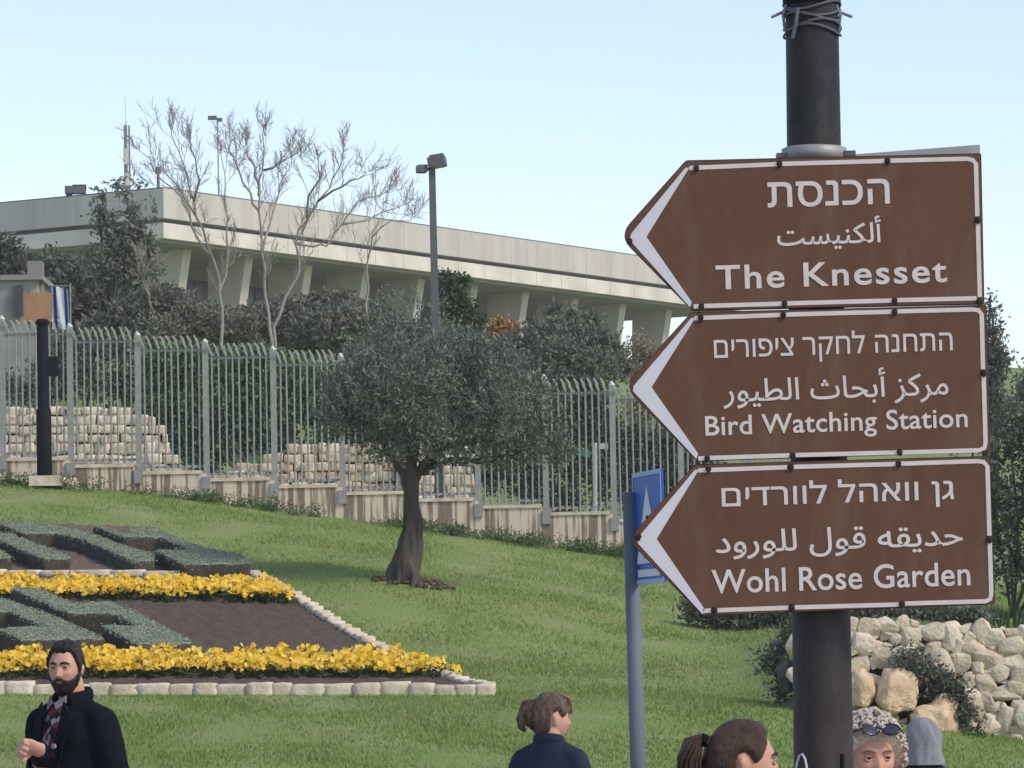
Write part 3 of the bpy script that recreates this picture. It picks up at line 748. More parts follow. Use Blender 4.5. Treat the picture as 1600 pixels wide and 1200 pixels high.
def corner(x, y, r, sx, sy):   # rounded corner points, sx,sy direction of the corner
    return [(x - sx * r + sx * r * math.sin(a), y - sy * r + sy * r * math.cos(a)) for a in np.linspace(0, math.pi / 2, 6)]
# the three plates, read off the photograph
sign('direction_sign', 'top brown arrow sign reading The Knesset in three languages',
     [(1072, 252), (1532, 241), (1537, 474), (1083, 484), (1077, 478), (968, 368)], [4, 4, 4, 3, 3, 26],
     [(1071, 262), (1077, 262), (1010, 370), (1081, 472), (1078, 480), (983, 374), (987, 364)],
     [[(1077, 262.5), (1214, 256.5)], [(1222, 256), (1382, 251.5)], [(1391, 251), (1512, 248), (1520, 250), (1525, 256), (1527, 338)], [(1528, 349), (1531, 464)],
      [(1084, 479), (1092, 478.5)], [(1100, 478), (1222, 474.5)], [(1230, 474), (1394, 469.5)], [(1402, 469), (1526, 466)]],
     [(1088, 262), (1218, 255), (1387, 251), (1528, 343), (1096, 478.5), (1226, 474), (1398, 469), (984, 376), (1530, 470)],
     [(rev('הכנסת'), 1294.5, 302, 191, 40, .012), (rev(ar1), 1295.5, 364.5, 163, 50, .010), ('The Knesset', 1299, 428, 361, 38, .016, -.033, 1.12)])
sign('direction_sign', 'middle brown arrow sign reading Bird Watching Station in three languages',
     [(1081, 489), (1540, 478), (1547, 705), (1093, 719), (1087, 716), (976, 604)], [4, 4, 4, 3, 3, 26],
     [(1080, 497), (1086, 497), (1018, 605), (1091, 709), (1088, 717), (989, 611), (990, 603)],
     [[(1085, 497.5), (1091, 497)], [(1099, 496.5), (1220, 492)], [(1228, 491.5), (1394, 487)], [(1402, 486.5), (1521, 483.5), (1529, 485), (1534, 491), (1536, 577)], [(1537, 588), (1540, 692), (1538, 700), (1530, 703.5), (1410, 707)],
      [(1091, 716.5), (1101, 716)], [(1109, 715.5), (1234, 711.5)], [(1243, 711), (1402, 707)]],
     [(1095, 496), (1224, 491), (1398, 486.5), (1537, 582), (1105, 716), (1238.5, 711.5), (1406, 706)],
     [(rev('התחנה לחקר ציפורים'), 1302, 541, 373, 47, .006), (rev(ar2), 1305.5, 605, 352, 57, .008), ('Bird Watching Station', 1307, 663.5, 410, 41, .012, -.033, 1.03)])
sign('direction_sign', 'bottom brown arrow sign reading Wohl Rose Garden in three languages',
     [(1086, 727), (1546, 714), (1554, 943), (1101, 961), (1095, 958), (982, 843)], [4, 4, 4, 2, 2, 26],
     [(1086, 734), (1092, 734), (1026, 842), (1101, 952), (1098, 960), (996, 848), (997, 840)],
     [[(1091, 735), (1230, 730)], [(1240, 729.5), (1400, 725)], [(1408, 724.5), (1528, 720.5), (1537, 722), (1543, 729), (1546, 837)], [(1546.5, 848), (1549, 928), (1547, 936), (1540, 939.5), (1414, 943)],
      [(1099, 954.5), (1111, 954)], [(1121, 953.5), (1232, 949.5)], [(1242, 949), (1405, 944.5)]],
     [(1107, 733), (1236, 729), (1404, 724), (1546, 842), (1116, 952.5), (1237, 948.5), (1409, 943.5), (998, 838)],
     [(rev('גן וואהל לוורדים'), 1309, 773, 363, 48, .008), (rev(ar3), 1311, 846, 387, 46, .010), ('Wohl Rose Garden', 1314, 902.5, 404, 38, .012, -.033, 1.03)])
# torn lower arrow foil on the bottom sign's lower edge and the plate on the back of the pole
t = thing('back_plate', 'grey back of another sign plate showing above the top brown sign', 'sign', P(1440, 300, 11.74))
m = MB(); m.prism([P(1335, 241, 11.70), P(1531, 226, 11.86), P(1533, 300, 11.86), P(1335, 310, 11.70)], (0, .012, 0)); m.build('plate', M_GALV, t)
m = MB(); m.box(P(1290, 250, 11.66) + [0, .04, 0], (.16, .03, .03)); m.box(P(1327, 241, 11.60), (.03, .05, .014)); m.box(P(1222, 244, 11.60), (.03, .05, .012)); m.build('clamp', M_STEELDK, t)

# blue crossing sign, seen almost edge on, and its post
DB = 22.0
b0 = P(1001, 1330, DB); b1 = P(984, 772, DB); dd_ = (b1 - b0) / (b1[2] - b0[2]); pb = b0 + dd_ * (-.1 - b0[2])
t = thing('sign_post', 'thin grey galvanised post of the blue sign, half behind the brown signs', 'post', pb)
m = MB(); m.tube([pb, b1], [.040, .036], 20); m.build('tube', mat('blue_grey_steel', (.10, .125, .155), .65, (.15, .175, .205), 3, stretch=(3, 3, .4), spec=.25), t, True)
m = MB(); m.tube([b1 - [0, 0, .005], b1 + [0, 0, .008]], [.038, .033], 20); m.build('cap', M_STEELDK, t)
ang = math.radians(75.5); e = np.array([math.cos(ang), -math.sin(ang), 0]); tl_ = dd_ / np.linalg.norm(dd_)
s0 = P(993, 740, DB); s1 = P(993, 914, DB); hh = np.linalg.norm(s0 - s1); nrm = np.cross(e, tl_); nrm /= np.linalg.norm(nrm)
if nrm[1] > 0: nrm = -nrm
t = thing('crossing_sign', 'narrow looking blue crossing sign with white triangle, turned nearly edge on', 'sign', s1)
def sp(u, v, lift=0): return s1 + e * u + tl_ * v + nrm * lift
WB = .5
m = MB(); m.prism([sp(0, 0), sp(WB, 0), sp(WB, hh), sp(0, hh)], -nrm * .012); m.build('plate', mat('blue_sign_paint', (.020, .095, .38), .45, (.026, .11, .42), 4), t)
fr = MB(); k = .022
for (u0, v0, u1, v1) in ((0, 0, WB, k), (0, hh - k, WB, hh), (0, k, k * .6, hh - k), (WB - k * .6, k, WB, hh - k)):
    fr.prism([sp(u0, v0, .003), sp(u1, v0, .003), sp(u1, v1, .003), sp(u0, v1, .003)], -nrm * .002)
fr.build('border', mat('pale_blue_edge', (.30, .42, .62), .5), t)
m = MB(); m.prism([sp(.05, .10, .003), sp(WB - .05, .10, .003), sp(WB / 2, hh - .07, .003)], -nrm * .002); tr = m.build('triangle', M_CHEV, t)
def flat(name, pts, mt, par, lift=.006): 
    m = MB(); m.prism([sp(u, v, lift) for u, v in pts], -nrm * .002); return m.build(name, mt, par)
# walking figure in the triangle
fg = MB()
for pts in ([(.235, .29), (.275, .29), (.275, .33), (.235, .33)], [(.225, .20), (.28, .20), (.27, .285), (.235, .285)], [(.225, .20), (.25, .20), (.21, .125), (.185, .125)], [(.255, .20), (.28, .20), (.32, .125), (.295, .125)], [(.27, .27), (.28, .255), (.33, .22), (.32, .21)], [(.235, .27), (.225, .255), (.18, .22), (.19, .21)]):
    fg.prism([sp(u, v, .006) for u, v in pts], -nrm * .002)
fg.build('pictogram', M_BLACK, tr)
flat('stripe', [(.06, .035), (WB - .06, .035), (WB - .06, .07), (.06, .07)], M_CHEV, t, .003)

# ------------------------------------------------------------------ rough stone retaining wall on the right
wl = thing('dry_stone_wall', 'rough pale stone retaining wall at the lower right with gaps and weeds', 'wall', P(1450, 1080, 50.5))
mb = MB(); rs = random.Random(5); DW = 50.3; sc = DW / F
def wall_top(x): return np.interp(x, [1215, 1260, 1335, 1470, 1600, 1760, 2000], [1010, 985, 966, 976, 986, 1000, 1015])
placed = []
def ok_stone(cx, cy, r):
    if cy - r * .6 < wall_top(cx) - 3 or cx < 1246 + max(0, cy - 1060) * .3 or cy > 1202: return False
    if cy > 1150 and cx < 1330: return False
    if 1440 < cx < 1512 and 1052 < cy < 1128 and rs.random() < .8: return False
    if (abs(cx - 1402) < 40 and abs(cy - 1085) < 42) or (abs(cx - 1462) < 44 and abs(cy - 1132) < 44): return False
    return all((cx - q[0]) ** 2 + (cy - q[1]) ** 2 > ((r + q[2]) * .71) ** 2 for q in placed)
for r, tries in ((22, 60), (17, 1200), (13.5, 3000), (10, 4000), (7, 4000), (5, 2500)):
    for k in range(tries):
        rr_ = r * rs.uniform(.88, 1.12); cx, cy = rs.uniform(1212, 1960), rs.uniform(958, 1204)
        if r > 18 and cy < 1030: continue
        if ok_stone(cx, cy, rr_): placed.append((cx, cy, rr_))
for k, (cx, cy, r) in enumerate(placed):
    c = P(cx, cy, DW - .05 * rs.random() - (cy - 966) * .0012 + (.02 if r < 9 else 0))
    q = rs.uniform(.85, 1.3); w_ = 2 * r * sc * 1.26
    tl = rs.uniform(-.5, .5); A_t = np.array([[math.cos(tl), 0, math.sin(tl)], [0, 1, 0], [-math.sin(tl), 0, math.cos(tl)]])
    stone_hull(mb, c, (w_ * q, max(.13, w_ * .55), w_ / q), A_t, seed=k * 1.37 + 2, n=18 if r > 12 else 11)
M_RUB = mat('rubble_limestone', (.70, .61, .47), .9, (.38, .32, .23), 3.8, 1.0, 26, island=[(.74, .67, .54), (.60, .50, .37), (.72, .64, .50), (.66, .56, .42)], detail=9, thresh=(.42, .78))
mb.build('stones', M_RUB, wl)
bk = MB(); top = [(x, wall_top(x) + 8) for x in (1262, 1300, 1335, 1470, 1600, 1760, 1965)]
bk.prism([P(x, y_, DW + .1) for x, y_ in top] + [P(1965, 1235, DW + .02), P(1275, 1150, DW + .02)], (0, .5, 0)); bk.build('earth_core', M_MORTAR, wl)
def boulder(label, px, py, w, h, seed, mt=M_TAN, d=49.9, rough=.42, boxy=.6):
    m = MB(); stone_hull(m, P(px, py, d), (w * sc * 1.05, max(.3, w * sc * .8), h * sc * 1.05), yaw(seed * .2), seed=seed * 9.1, n=26)
    m2 = bmesh.new(); vs = [m2.verts.new(v) for v in m.arr()]; [m2.faces.new([vs[i] for i in f]) for f in m.F]
    bmesh.ops.subdivide_edges(m2, edges=m2.edges, cuts=2, use_grid_fill=True); m2.verts.index_update(); V = np.array([v.co for v in m2.verts]); F2 = [tuple(v.index for v in f.verts) for f in m2.faces]; m2.free()
    n = fbm(V, 5, 5, seed); V = V + (V - V.mean(0)) * (n * .17)[:, None]
    c = V.mean(0); o = obj('boulder', V, F2, mt, None, False, at=c); return tag(o, label, 'boulder', 'boulders in the stone wall')
boulder('jagged tan boulder in the stone wall just left of the dark weeds', 1402, 1082, 74, 74, 1.2)
boulder('largest tan boulder at the foot of the stone wall behind the grey headscarf', 1462, 1132, 84, 88, 2.3)
boulder('squarish tan boulder half hidden right beside the sign pole in the stone wall', 1345, 1078, 46, 62, 3.1)
M_GREYROCK = mat('dark_grey_rock', (.16, .145, .12), .95, (.08, .075, .062), 5, .9, 20)
boulder('dark grey rock on the lawn just left of the sign pole, upper one', 1222, 1010, 36, 30, 4.7, M_GREYROCK, 51.2)
boulder('dark grey rock on the lawn left of the sign pole, lower one', 1229, 1056, 44, 52, 5.9, M_GREYROCK, 50.8)
def plant(name, label, cat, clumps, n, ln, wd, mt, group=None, base=None, stems=6, **kw):
    c = np.mean([q[0] for q in clumps], 0) if base is None else np.asarray(base, float)
    if base is None: c = np.array([c[0], c[1], float(gz(c[0], c[1]))])
    t = thing(name, label, cat, c, group)
    m = MB()
    for k in range(min(stems, max(len(clumps), 3))):
        q = clumps[k % len(clumps)][0]; a = c + [RNG.uniform(-.08, .08), RNG.uniform(-.05, .05), -.1]; rr = max(.012, .012 * np.linalg.norm(q - c))
        mid = a + (q - a) * .55 + RNG.normal(size=3) * .06 * np.linalg.norm(q - a); m.tube([a, mid, q], [rr, rr * .7, rr * .35], 6)
    m.build('stems', M_TWIGDK, t, True)
    leaf_mesh('foliage', clumps, n, ln, wd, mt, t, **kw); return t
plant('weed', 'dark trailing weeds growing in the gap of the stone wall', 'plant', px_clumps([(1462, 1068, 22), (1490, 1085, 20), (1502, 1115, 16), (1445, 1058, 14), (1510, 1145, 12)], 50.0), 2600, .07, .03, M_DKLEAF, 'weeds on the stone wall')
plant('weed', 'small green weed growing between the pale stones below the wall top', 'plant', px_clumps([(1420, 1032, 16), (1435, 1042, 12)], 49.95), 900, .06, .03, M_GREYLEAF, 'weeds on the stone wall')
plant('weed', 'green weed tuft at the foot of the stone wall between the two women', 'plant', px_clumps([(1392, 1165, 20), (1405, 1185, 18), (1530, 1165, 14)], 49.4), 1500, .07, .03, M_GREENLEAF, 'weeds on the stone wall')
plant('weed', 'dark tangled weeds over the grey rocks left of the sign pole', 'plant', px_clumps([(1205, 1030, 18), (1222, 1080, 12), (1240, 990, 16)], 50.9), 1300, .07, .03, M_DKLEAF, 'weeds on the stone wall')

# ------------------------------------------------------------------ clipped hedge letters on the slope
def hedge(label, poly, h, seed):
    top = [gpt(x, y, h) for x, y in poly]; n = len(top)
    base = np.array([[p[0], p[1], float(gz(p[0], p[1])) - .06] for p in top]); top = np.array(top)
    cen = np.mean(base, 0); m = MB()
    from mathutils.geometry import tessellate_polygon
    tri = tessellate_polygon([[Vector((p[0], p[1], 0)) for p in top]])
    Fc = []
    a2 = sum(top[i][0] * top[(i + 1) % n][1] - top[(i + 1) % n][0] * top[i][1] for i in range(n))
    for t_ in tri: Fc.append(tuple(t_)); Fc.append(tuple(n + i for i in t_)[::-1])
    for i in range(n): j = (i + 1) % n; Fc.append((i, j, n + j, n + i) if a2 < 0 else (j, i, n + i, n + j))
    bm = bmesh.new(); vs = [bm.verts.new(v) for v in np.vstack([top, base])]
    for f in Fc: bm.faces.new([vs[i] for i in f])
    bmesh.ops.recalc_face_normals(bm, faces=bm.faces); bm.verts.index_update()
    V0 = np.array([v.co for v in bm.verts]); F0 = [tuple(v.index for v in f.verts) for f in bm.faces]; bm.free()
    V, Fq = remeshed(V0, F0, .042, 1, .4)
    N = vnormals(V, np.asarray(Fq)); nz_ = fbm(V, 3.2, 4, seed); n2 = fbm(V, 14, 2, seed)
    V = V + N * (nz_ * .014 + n2 * .010)[:, None]
    t = thing('hedge_letter', label, 'hedge', cen, 'letters of clipped hedge')
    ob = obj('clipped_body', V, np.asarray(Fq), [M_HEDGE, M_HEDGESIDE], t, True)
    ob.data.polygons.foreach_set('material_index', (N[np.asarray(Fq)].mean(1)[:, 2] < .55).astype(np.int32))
    tp_ = np.where((N[:, 2] > .6) & (RNG.random(len(V)) < 1))[0]; k = np.concatenate([RNG.choice(tp_, len(tp_) * 3), RNG.choice(len(V), len(V) // 40)]); tg = np.cross(N[k], RNG.normal(size=(len(k), 3))); C = V[k] + N[k] * RNG.uniform(-.004, .007, (len(k), 1)) + tg * .03
    Dl = N[k] * .18 + tg * .7
    Vl, Fl = leaf_quads(C, Dl, RNG.uniform(.022, .04, len(k)), RNG.uniform(.012, .022, len(k)))
    obj('leaves', Vl, Fl, M_HEDGELEAF, t)
hedge('hedge letter of the lower row nearest the bare soil', [(15, 917), (64, 919), (112, 941), (174, 939), (212, 954), (304, 1003), (213, 1005), (158, 976), (215, 978), (182, 959), (102, 956)], .34, 1)
hedge('hedge letter in the lower row directly behind the bearded man', [(-150, 926), (4, 933), (90, 963), (164, 997), (32, 999), (-6, 981), (70, 977), (12, 954), (-150, 956)], .34, 2)
hedge('rightmost hedge letter of the upper row, angular, with a hooked left arm', [(145, 818), (196, 834), (203, 824), (236, 822), (262, 833), (318, 855), (378, 866), (392, 880), (287, 881), (241, 859), (296, 858), (250, 838), (192, 838), (145, 821)], .30, 3)
hedge('long straight hedge bar of the upper row running down to a rounded end', [(-150, 812), (62, 815), (129, 828), (200, 853), (238, 866), (242, 871), (236, 875), (209, 876), (130, 842), (84, 832), (38, 833), (0, 818), (-150, 817)], .30, 4)
hedge('narrow hedge bar of the upper row with a square front end', [(-150, 822), (-40, 826), (0, 830), (18, 833), (110, 869), (108, 872), (66, 872), (0, 844), (-150, 838)], .30, 5)
hedge('hedge block cut by the left picture edge in the upper row', [(-150, 846), (-40, 848), (0, 858), (18, 868), (14, 871), (-150, 873)], .30, 6)

# ------------------------------------------------------------------ yellow pansies
def flowers(label, quad, n, h, seed):
    rng = np.random.default_rng(seed); q = np.array([gpt(x, y)[:2] for x, y in quad])
    npl = n // 11; u = rng.random(npl); v = rng.random(npl)
    pc_ = q[0] * ((1 - u) * (1 - v))[:, None] + q[1] * (u * (1 - v))[:, None] + q[2] * (u * v)[:, None] + q[3] * ((1 - u) * v)[:, None]
    xy = np.repeat(pc_, 11, 0) + rng.normal(0, .055, (npl * 11, 2)); cl = np.repeat(rng.normal(0, .35, npl), 11); n = len(xy)
    z = gz(xy[:, 0], xy[:, 1]) + .06
    hz = h * (.55 + .45 * rng.random(n)) * (1 + .5 * np.clip(cl, -.4, .4))
    C = np.column_stack([xy, z + hz]); V = []; Fc = []
    face = np.column_stack([rng.normal(0, .5, n), rng.normal(-.75, .35, n), rng.uniform(.25, 1.0, n)]); face /= np.linalg.norm(face, axis=1, keepdims=True)
    r = rng.uniform(.026, .050, n)
    Vs = []; Fs = []; base = 0
    up_ = np.cross(face, rng.normal(size=(n, 3))); up_ /= np.linalg.norm(up_, axis=1, keepdims=True); sd_ = np.cross(face, up_)
    ang_ = np.linspace(0, 2 * math.pi, 11)[:-1]
    ring = [C + (up_ * math.cos(a) + sd_ * math.sin(a)) * (r * (1.0 if i % 2 == 0 else .68))[:, None] + face * (r * (.25 if i % 2 == 0 else .05) * rng.uniform(.2, 1.6, n))[:, None] for i, a in enumerate(ang_)]
    allp = np.stack([C] + ring, 1).reshape(-1, 3); k = np.arange(n)[:, None, None] * 11
    tri = np.array([[0, 1 + i, 1 + (i + 1) % 10] for i in range(10)])[None]
    o = obj('pansies', allp, (k + tri).reshape(-1, 3), M_YEL); kind(tag(o, label, 'flowers'), 'stuff')
    m = n * 3; kk = rng.integers(0, n, m); Cl = C[kk] * [1, 1, 0] + np.column_stack([rng.normal(0, .04, m), rng.normal(0, .04, m), z[kk] + hz[kk] * rng.uniform(.05, .85, m)])
    Vl, Fl = leaf_quads(Cl, np.column_stack([rng.normal(0, .7, m), rng.normal(-.3, .6, m), rng.uniform(0, 1, m)]), rng.uniform(.04, .08, m), rng.uniform(.02, .04, m))
    o2 = obj('pansy_leaves', Vl, Fl, M_PLANTLEAF); kind(tag(o2, 'green pansy leaves under the ' + label, 'plants'), 'stuff')
flowers('yellow pansies in the front strip along the stone edging', [(-150, 1073), (722, 1073), (640, 1050), (-150, 1050)], 4600, .24, 11)
flowers('yellow pansies in the upper strip between the hedge rows', [(-150, 946), (458, 953), (408, 930), (-150, 928)], 4200, .23, 12)

# ------------------------------------------------------------------ olive tree on the lawn
tb = gpt(636, 908); DT = tb[1]
def PT(x, y, dd=0): return P(x, y, DT + dd)
tree = thing('olive_tree', 'old olive tree with thick gnarled trunk and wide grey-green crown on the lawn', 'tree', tb)
m = MB()
trk = [(630, 912), (630, 900), (634, 880), (640, 850), (644, 815), (642, 780), (640, 755), (640, 735)]
m.tube([PT(*q) for q in trk], [(.23, .23), (.19, .19), (.172, .172), (.15, .15), (.125, .125), (.108, .108), (.11, .11), (.125, .125)], 26, lump=.6, seed=3, up=(0, 1, 0))
for a, x1, dy in ((0, 612, 0), (1, 660, .1), (2, 624, -.25), (3, 655, -.35), (4, 640, .3)):   # root flare
    e = gpt(x1, 911); e = np.array([e[0], tb[1] + dy, float(gz(e[0], tb[1] + dy)) - .04]); s_ = PT(632 + (x1 - 636) * .25, 878, dy * .3)
    m.tube([s_, s_ * .45 + e * .55 + [0, 0, -.08], e], [.09, .065, .03], 10, lump=.4, seed=a)
limbs = [[(636, 755), (622, 728), (600, 700), (575, 660), (550, 620)], [(645, 752), (662, 722), (690, 700), (730, 690), (790, 690)], [(640, 745), (650, 705), (660, 650), (655, 590), (640, 530)],
         [(650, 745), (685, 700), (720, 640), (760, 590), (790, 550)], [(640, 740), (640, 690), (610, 620), (595, 560)], [(655, 740), (690, 720), (760, 720), (830, 700), (868, 700)]]
for k, lm in enumerate(limbs):
    dds = np.linspace(0, [.5, -.6, .1, .7, -.8, .2][k], len(lm)); m.tube([PT(x, y, d) for (x, y), d in zip(lm, dds)], list(np.linspace(.062, .018, len(lm))), 10, lump=.3, seed=k + 9)
V_, F_ = m.arr(), m.F
Vr, Fr = remeshed(V_, F_, .025, 2)
N = vnormals(Vr, np.asarray(Fr)); ridge = np.array([mnoise.noise((v[0] * 15, v[1] * 15, v[2] * 2.6)) for v in Vr])
Vr = Vr + N * (ridge * .045)[:, None]
obj('trunk', Vr, np.asarray(Fr), M_BARK, tree, True)
cl = px_clumps([(560, 600, 52), (548, 645, 48, -.4), (590, 670, 52, .5), (620, 575, 58, -.3), (660, 545, 44, .3), (705, 570, 56), (650, 610, 72, -.7), (720, 630, 72, .4), (770, 570, 60, .3),
                (800, 610, 58, -.4), (760, 660, 62, -.3), (690, 680, 50, -.9), (830, 650, 48), (850, 690, 42, -.2), (800, 700, 50, .5), (610, 690, 38, -.6), (740, 700, 40, -.6), (560, 565, 36, .6), (605, 545, 32, .8), (785, 555, 34, .6), (735, 548, 30, .2), (530, 600, 34), (520, 660, 30, -.2),
                (640, 600, 60, 1.0), (740, 600, 60, 1.1), (600, 620, 50, -1.0), (780, 650, 48, -1.0), (868, 712, 30, -.3), (690, 712, 30, -.2), (618, 712, 28, .3), (655, 700, 30, .5)], DT, 1.0)
cl = [(q[0] - np.array([0, 0, max(0, (q[0][2] - PT(640, 640)[2])) * .20]), q[1]) for q in cl]
cr = leaf_mesh('crown', cl, 26000, .095, .026, M_OLIVE, tree, up=.35, shell=.38, sprig=8, jit=.085)
tw = MB()                       # upright young shoots standing out of the crown
sh_c = []; sh_d = []
for k in range(560):
    a = random.choice(cl); th = random.uniform(0, 2 * math.pi); el = random.uniform(-.1, 1.4)
    u = np.array([math.cos(th) * math.cos(el), math.sin(th) * math.cos(el), math.sin(el)])
    p = a[0] + u * a[1] * .8; d = u * .8 + np.array([random.uniform(-.2, .2), 0, .8]); d /= np.linalg.norm(d); L = random.uniform(.14, .36)
    tw.tube([p, p + d * L], [.006, .002], 4)
    for q in range(15):
        s_ = q / 15 * L; sh_c.append(p + d * s_ + RNG.normal(size=3) * .012); sh_d.append(d + RNG.normal(size=3) * .6)
Vl, Fl = leaf_quads(np.array(sh_c), np.array(sh_d), RNG.uniform(.07, .11, len(sh_c)), RNG.uniform(.022, .032, len(sh_c)))
M_SHOOT = mat('young_olive_leaf', (.19, .23, .185), .65, island=[(.14, .175, .135), (.27, .31, .26)], trans=.2)
so_ = obj('shoot_leaves', Vl, Fl, M_SHOOT, cr); tw.build('shoots', M_TWIGDK, cr)
v_, f_ = [], []
mbk = MB(); c = gpt(645, 908)
for k in range(60):
    a = RNG.uniform(0, 2 * math.pi); r = RNG.uniform(.25, .62); x = tb[0] + .08 + r * math.cos(a) * 1.0; y_ = tb[1] + r * math.sin(a) * .9; stone_blob(mbk, (x, y_, float(gz(x, y_)) + .02), RNG.uniform(.05, .13, 3) * [1, 1, .6], seed=k, sub=1)
mbk.build('loose_soil', M_SOIL, tree, True)

# ------------------------------------------------------------------ bare trees behind the fence
def bare_tree(label, limbs, d, seed, r0=.044):
    rs = np.random.default_rng(seed); b = P(*limbs[0][0], d); t = thing('bare_tree', label, 'tree', b, 'bare trees behind the fence')
    limbs = [[(x, y if y > 330 else 330 - (330 - y) * .80) for x, y in lm] for lm in limbs]
    m = MB(); tips = []
    for k, lm in enumerate(limbs):
        z = rs.uniform(-1.2, 1.2) if k else 0
        n = len(lm); pts = [P(x, y, d + z * (i / (n - 1))) for i, (x, y) in enumerate(lm)]
        if k == 0: pts = [pts[0] - [0, 0, 2.5]] + pts
        ra = r0 * (1 if k == 0 else .72); rads = list(np.linspace(ra, .009, len(pts)))
        sm = []                 # a little crookedness
        for i in range(len(pts) - 1):
            for q in (0, .5): sm.append(pts[i] * (1 - q) + pts[i + 1] * q + (rs.normal(size=3) * .03 if q else 0))
        sm.append(pts[-1]); rr = list(np.interp(np.linspace(0, 1, len(sm)), np.linspace(0, 1, len(rads)), rads))
        m.tube(sm, rr, 7)
        for i in range(int(len(sm) * .30), len(sm)):
            for w in range(1 if i < len(sm) - 1 else 3): tips.append((sm[i], sm[min(i + 1, len(sm) - 1)] - sm[i - 1], rr[i], .95 if i < len(sm) - 1 else .6))
    m.build('trunk', M_BRANCH, t, True)
    tw = MB()
    def grow(p, dr, r, L, depth):
        dr = dr / (np.linalg.norm(dr) + 1e-9); q = dr + rs.normal(size=3) * .42 + np.array([0, 0, .30]); q /= np.linalg.norm(q)
        n = 4; pts = [p]
        for i in range(n): q = q + rs.normal(size=3) * .16 + np.array([0, 0, .05]); q /= np.linalg.norm(q); pts.append(pts[-1] + q * L / n)
        r1 = max(min(r * .5, .010), .0042); tw.tube(pts, list(np.linspace(r1, .0028, n + 1)), 4, cap=False)
        if depth > 0:
            for i in range(1, n + 1):
                for w in range(2 if rs.random() < .35 else 1): grow(pts[i], q, r1, L * rs.uniform(.4, .62), depth - 1)
    for p, dr, r, L in tips: grow(p, dr, r, L * rs.uniform(.35, .95), 2)
    tw.build('twigs', M_BRANCH, t); return t
bare_tree('bare pale tree with a forked trunk behind the fence, the left one', [[(346, 530), (347, 480), (343, 455), (335, 410), (318, 360), (303, 310), (292, 260), (280, 215), (268, 180)],
          [(344, 455), (353, 430), (356, 390), (356, 340), (352, 280), (346, 225)], [(330, 400), (310, 375), (296, 330), (270, 285), (240, 250), (222, 216)], [(312, 350), (296, 320), (282, 290), (262, 262)],
          [(303, 310), (312, 270), (306, 230), (298, 195)], [(240, 490), (232, 460), (222, 435)]], 99, 5)
bare_tree('bare pale tree with a straight slender trunk behind the fence, the taller middle one', [[(425, 535), (420, 490), (413, 440), (409, 395), (405, 330), (404, 290), (410, 250), (413, 210), (410, 178)],
          [(405, 330), (392, 295), (376, 260), (365, 225), (355, 195)], [(409, 395), (422, 350), (432, 310), (436, 280), (455, 240)], [(404, 300), (398, 260), (388, 225), (384, 205)], [(412, 250), (432, 240), (452, 226)]], 98, 8)
bare_tree('bare spreading tree leaning right behind the fence, the right one beside the lamp post', [[(430, 535), (438, 490), (447, 462), (466, 430), (467, 405), (462, 380), (480, 345), (497, 310), (515, 285), (530, 245), (536, 215)],
          [(462, 380), (490, 385), (510, 385), (535, 350), (560, 310), (590, 300), (607, 290)], [(497, 310), (520, 290), (548, 270), (570, 258)], [(535, 350), (570, 345), (600, 330), (630, 318)], [(480, 345), (482, 300), (500, 265), (497, 230)], [(575, 500), (576, 450), (574, 410), (582, 370), (610, 345), (640, 345)]], 100, 14)

# ------------------------------------------------------------------ shrubs, hedges and trees round the building
M_MIXLEAF = mat('mixed_grey_leaf', (.14, .158, .118), .85, (.21, .215, .17), 1.4, island=[(.185, .205, .155), (.10, .118, .086), (.26, .275, .22)], trans=.2)
BG = 'shrubs and trees below the building'
def shrub(name, label, cl, d, n, ln, wd, mt, cat='shrub', **kw):
    base = np.mean([q[0] for q in cl], 0); base[2] = float(gz(base[0], base[1]))
    return plant(name, label, cat, cl, n, ln, wd, mt, BG, base, stems=7, **kw)
shrub('dark_tree', 'dark evergreen tree covering the left wing of the building', px_clumps([(-20, 430, 46), (30, 425, 36), (75, 425, 36, 2), (125, 425, 36), (110, 455, 40, -1), (160, 440, 40, 1), (170, 480, 45), (8, 388, 20), (200, 465, 38), (230, 500, 40, -1), (-30, 470, 50), (130, 500, 40)], 128), 128, 14000, .26, .10, M_DKLEAF, 'tree', shell=.5, jit=.16)
shrub('dark_tree', 'sparse grey tree reaching above the roof edge at the left', px_clumps([(155, 330, 16), (165, 350, 20), (160, 305, 10), (195, 300, 13, 1), (205, 330, 16), (185, 380, 36), (215, 395, 36), (175, 415, 40), (215, 365, 24), (240, 330, 12), (215, 285, 8), (182, 287, 8), (220, 430, 36)], 124, ), 124, 4600, .20, .075, M_GREYLEAF, 'tree', shell=.6, jit=.16)
shrub('shrub', 'grey-green shrub behind the fence below the left bare tree', px_clumps([(205, 500, 40), (250, 480, 46), (290, 490, 36, 1), (300, 510, 44), (250, 525, 40, -1), (340, 510, 32, 2), (335, 500, 22, 1), (272, 462, 14, 2), (150, 520, 34)], 106), 106, 12000, .15, .065, M_MIXLEAF)
shrub('shrub', 'grey-green shrub between the middle bare trees behind the fence', px_clumps([(390, 510, 34), (370, 520, 34, -1), (430, 485, 28, 1), (450, 510, 40), (400, 490, 20, 2), (480, 495, 36), (490, 520, 44, -1), (445, 470, 10, 2), (500, 485, 18, 1)], 107), 107, 10000, .15, .065, M_MIXLEAF)
shrub('shrub', 'broad grey-green shrub left of the lamp post behind the fence', px_clumps([(520, 500, 34), (560, 500, 32, 1), (540, 520, 46, -1), (595, 500, 28), (505, 468, 16, 2), (570, 520, 40), (535, 466, 14, 2), (590, 475, 12, 1)], 105), 105, 10000, .15, .065, M_MIXLEAF)
